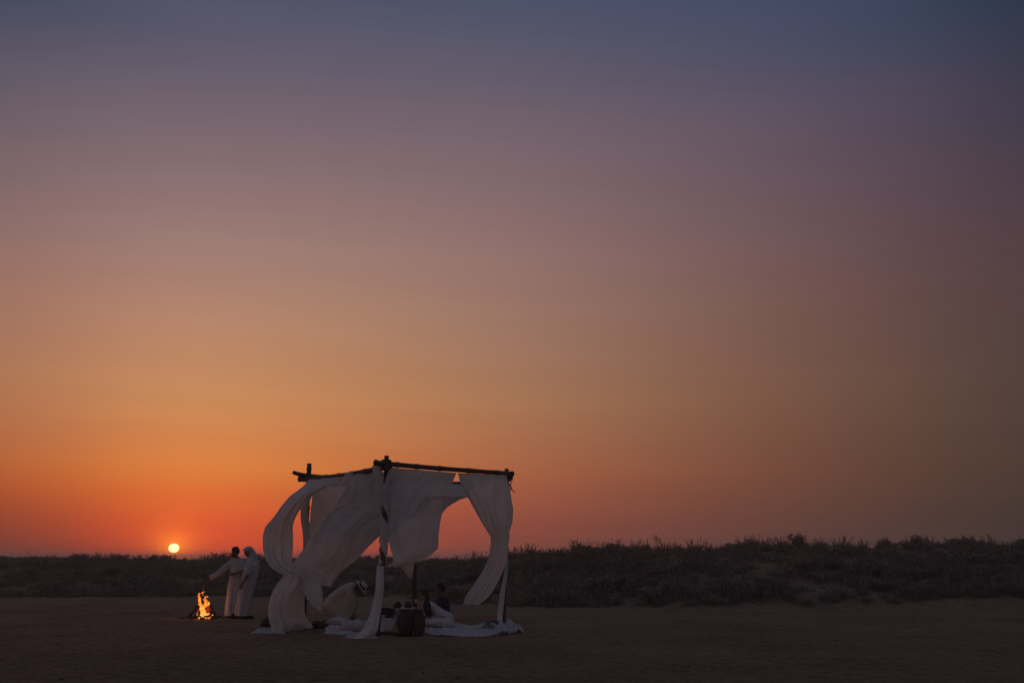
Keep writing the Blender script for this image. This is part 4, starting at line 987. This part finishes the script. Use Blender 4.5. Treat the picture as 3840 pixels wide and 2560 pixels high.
# ------------------------------------------------------------------ campfire
fb = G(764, 2318, 0)
fire = empty('campfire', fb, 'burning campfire with ragged orange flames beside the two robed people', 'campfire')
def flame_mat():
    m = bpy.data.materials.new('flame'); m.use_nodes = True; t = m.node_tree; nd, lk = t.nodes, t.links
    for n in list(nd): nd.remove(n)
    tc_ = nd.new('ShaderNodeTexCoord'); no = nd.new('ShaderNodeTexNoise'); no.inputs['Scale'].default_value = 24; no.inputs['Detail'].default_value = 2; lk.new(tc_.outputs['Object'], no.inputs[0])
    sx = nd.new('ShaderNodeSeparateXYZ'); lk.new(tc_.outputs['Object'], sx.inputs[0])
    ma = nd.new('ShaderNodeMath'); ma.operation = 'MULTIPLY_ADD'; ma.inputs[1].default_value = -.42; lk.new(sx.outputs[2], ma.inputs[0]); lk.new(no.outputs['Fac'], ma.inputs[2])
    rp = nd.new('ShaderNodeValToRGB'); e = rp.color_ramp.elements
    e[0].position = .14; e[0].color = (.35, .03, .004, 1); e[1].position = .60; e[1].color = (1.0, .54, .10, 1)
    a = e.new(.28); a.color = (.85, .16, .014, 1); b = e.new(.42); b.color = (1.0, .38, .045, 1)
    lk.new(ma.outputs[0], rp.inputs[0])
    em = nd.new('ShaderNodeEmission'); em.inputs[1].default_value = 1.25; lk.new(rp.outputs[0], em.inputs[0])
    out = nd.new('ShaderNodeOutputMaterial'); lk.new(em.outputs[0], out.inputs[0]); return m
MAT['flame'] = flame_mat()
def emat(name, c, s):
    m = bpy.data.materials.new(name); m.use_nodes = True; nd = m.node_tree.nodes; b = nd['Principled BSDF']
    b.inputs['Base Color'].default_value = (.02, .01, .01, 1); b.inputs['Emission Color'].default_value = (*c, 1); b.inputs['Emission Strength'].default_value = s; return m
MAT['ember'] = emat('ember', (1, .22, .03), 1.0); MAT['spark'] = emat('spark', (1, .55, .20), 1.2); MAT['dimflame'] = emat('dim_flame', (.42, .025, .004), .55)
def f5(x, y): # enlarged view of the fire -> metres above its foot
    p = P(700 + x * 160 / 1568, 2180 + y * 160 / 1568, fb.y); return p - fb
def tongue(path, rad, seed, mat='flame', dy=0.0):
    sp = spline([(*f5(x, y), r * .00055) for (x, y), r in zip(path, rad)], 46); bm = bmesh.new()
    rings = tube(bm, [Vector(s[:3]) + Vector((0, dy, 0)) for s in sp], [max(float(s[3]), .002) for s in sp], 14)
    for v in bm.verts:
        q = v.co * 16 + Vector((seed * 3, 0, 0)); d = mnoise.noise_vector(q) * .022 + mnoise.noise_vector(q * 2.6) * .020; v.co += d
    return obj('flame', to_mesh(bm, 'flame'), mat, fire)
tongue([(600, 1310), (600, 1200), (560, 1050), (530, 900), (480, 780), (470, 640), (450, 540), (470, 460), (500, 415)], [35, 95, 70, 62, 60, 55, 52, 40, 8], 1)
tongue([(640, 1280), (620, 1100), (620, 950), (680, 860), (700, 760), (660, 690), (740, 640)], [40, 80, 62, 70, 62, 36, 6], 2, dy=.03)
tongue([(690, 900), (760, 830), (780, 770), (730, 735)], [40, 56, 48, 20], 3, dy=.02)
tongue([(500, 1240), (600, 1250), (720, 1210), (830, 1180), (860, 1170)], [40, 80, 55, 38, 8], 4, dy=-.03)
tongue([(640, 740), (660, 640), (675, 590), (680, 545)], [20, 30, 34, 10], 5, dy=.02)
tongue([(545, 425), (590, 405), (655, 375)], [16, 26, 8], 6); tongue([(705, 545), (740, 535), (775, 525)], [9, 15, 5], 7)
tongue([(375, 1230), (400, 1195), (425, 1160)], [12, 26, 10], 8, dy=-.04)
tongue([(640, 1140), (720, 1050), (740, 1000), (690, 960)], [60, 55, 45, 20], 9, 'dimflame', .08); tongue([(760, 1140), (790, 1020), (770, 910)], [55, 45, 15], 10, 'dimflame', .1)
tongue([(340, 1180), (400, 1060), (450, 950)], [30, 40, 18], 11, 'dimflame', .1)
for (x, y, r) in ((948, 1222, .014), (776, 572, .010), (604, 488, .008), (585, 262, .006), (640, 150, .006), (680, 556, .012)):
    bm = bmesh.new(); bmesh.ops.create_icosphere(bm, subdivisions=2, radius=r, matrix=Matrix.Translation(f5(x, y)))
    for v in bm.verts: v.co += mnoise.noise_vector(v.co * 60) * r * .5
    obj('spark', to_mesh(bm, 'spark'), 'spark' if y > 300 else 'ember', fire)
for i in range(16):
    a = i * 2.4; p = Vector((math.cos(a) * .22 * random.random(), math.sin(a) * .18 * random.random() - .02, .02))
    bm = bmesh.new(); bmesh.ops.create_icosphere(bm, subdivisions=2, radius=random.uniform(.018, .035), matrix=Matrix.Translation(p))
    for v in bm.verts: v.co += mnoise.noise_vector(v.co * 30) * .015
    obj('ember', to_mesh(bm, 'ember'), 'ember', fire)
fl = bpy.data.lights.new('fire_light', 'POINT'); fl.energy = 5.0; fl.color = (1, .36, .09); fl.shadow_soft_size = .16
flo = bpy.data.objects.new('fire_light', fl); col.objects.link(flo); flo.parent = fire; flo.location = (0.02, -.05, .30)
LOGS = [((-.42, .05, .0), (-.03, .05, 0.52), .034), ((.30, .1, .0), (.0, .06, 0.50), .032), ((-.18, .34, 0), (-.01, .05, 0.49), .036), ((.14, .36, 0), (.02, .08, 0.48), .03), ((-.30, -.10, .03), (.24, .03, .07), .042), ((.40, .02, .035), (-.08, .16, .08), .036), ((-.30, .22, 0), (-.05, .07, 0.46), .03)]
WHERE = ['leaning charred log on the side of the fire away from the people', 'leaning charred log on the side of the fire towards the people', 'charred log propped behind the flames, thickest of the propped ones', 'thin charred log propped behind the flames', 'charred log lying across the front of the fire', 'charred log lying through the embers pointing at the robed people', 'short charred log propped into the top of the log pile']
for i, (a, b, r) in enumerate(LOGS):
    bm = bmesh.new(); a, b = fb + Vector(a), fb + Vector(b); n = 16
    pts = [a.lerp(b, k / (n - 1)) + mnoise.noise_vector(Vector((k * .3, i, 0))) * .012 for k in range(n)]
    tube(bm, pts, [r * (1 - .25 * k / n) * (1 + .12 * mnoise.noise(Vector((k * .9, i, 2)))) for k in range(n)], 9)
    tag(obj('firewood_log', to_mesh(bm, 'firewood_log'), 'char'), WHERE[i], 'log')
ra = random.Random(12); k = 0
for i in range(13):
    a = 2 * math.pi * i / 13; p = Vector((math.cos(a) * .58 + .02, math.sin(a) * .42, 0)); r = ra.uniform(.04, .075)
    bm = bmesh.new(); bmesh.ops.create_icosphere(bm, subdivisions=3, radius=1)
    for v in bm.verts:
        v.co *= 1 + mnoise.noise(v.co * 1.5 + Vector((i * 5, 0, 0))) * .35 + mnoise.noise(v.co * 4 + Vector((i, 0, 0))) * .08
        v.co = Vector((v.co.x * r * 1.3, v.co.y * r, v.co.z * r * .7))
    o = obj('fire_stone', to_mesh(bm, 'fire_stone'), 'stone', None, fb + p + Vector((0, 0, r * .35))); o.rotation_euler.z = ra.uniform(0, 6)
    tag(o, 'dark sooty stone in the ring round the campfire', 'stone', 'stones ringing the campfire')
# spare wood lying between the fire and the people
for i, (x0, x1, dy, zz) in enumerate(((.72, 1.12, -.05, .03), (.78, 1.22, .06, .03), (.70, 1.05, .02, .085))):
    bm = bmesh.new(); n = 14; pts = [fb + Vector((x0 + (x1 - x0) * k / (n - 1), dy + .1 * k / n, zz)) + mnoise.noise_vector(Vector((k * .3, i, 5))) * .012 for k in range(n)]
    tube(bm, pts, [.035 * (1 + .15 * mnoise.noise(Vector((k * .8, i, 7)))) for k in range(n)], 9)
    tag(obj('firewood_log', to_mesh(bm, 'firewood_log'), 'char'), 'unburnt dark log in the small pile at the feet of the robed people', 'log', 'spare logs by the robed people')

# ------------------------------------------------------------------ dusk haze: one closed box of even, thin air round everything
bm = bmesh.new(); bmesh.ops.create_cube(bm, size=1, matrix=Matrix.Translation((0, 375, 1.0)) @ Matrix.Diagonal((1500, 1300, 6.0, 1)))
hm = bpy.data.materials.new('haze'); hm.use_nodes = True; hn = hm.node_tree
for n in list(hn.nodes): hn.nodes.remove(n)
pv = hn.nodes.new('ShaderNodeVolumePrincipled'); pv.inputs['Color'].default_value = (.92, .90, .84, 1); pv.inputs['Density'].default_value = .0017; pv.inputs['Anisotropy'].default_value = .35
ho = hn.nodes.new('ShaderNodeOutputMaterial'); hn.links.new(pv.outputs[0], ho.inputs['Volume'])
tag(obj('haze', to_mesh(bm, 'haze', False), hm), kind='stuff')
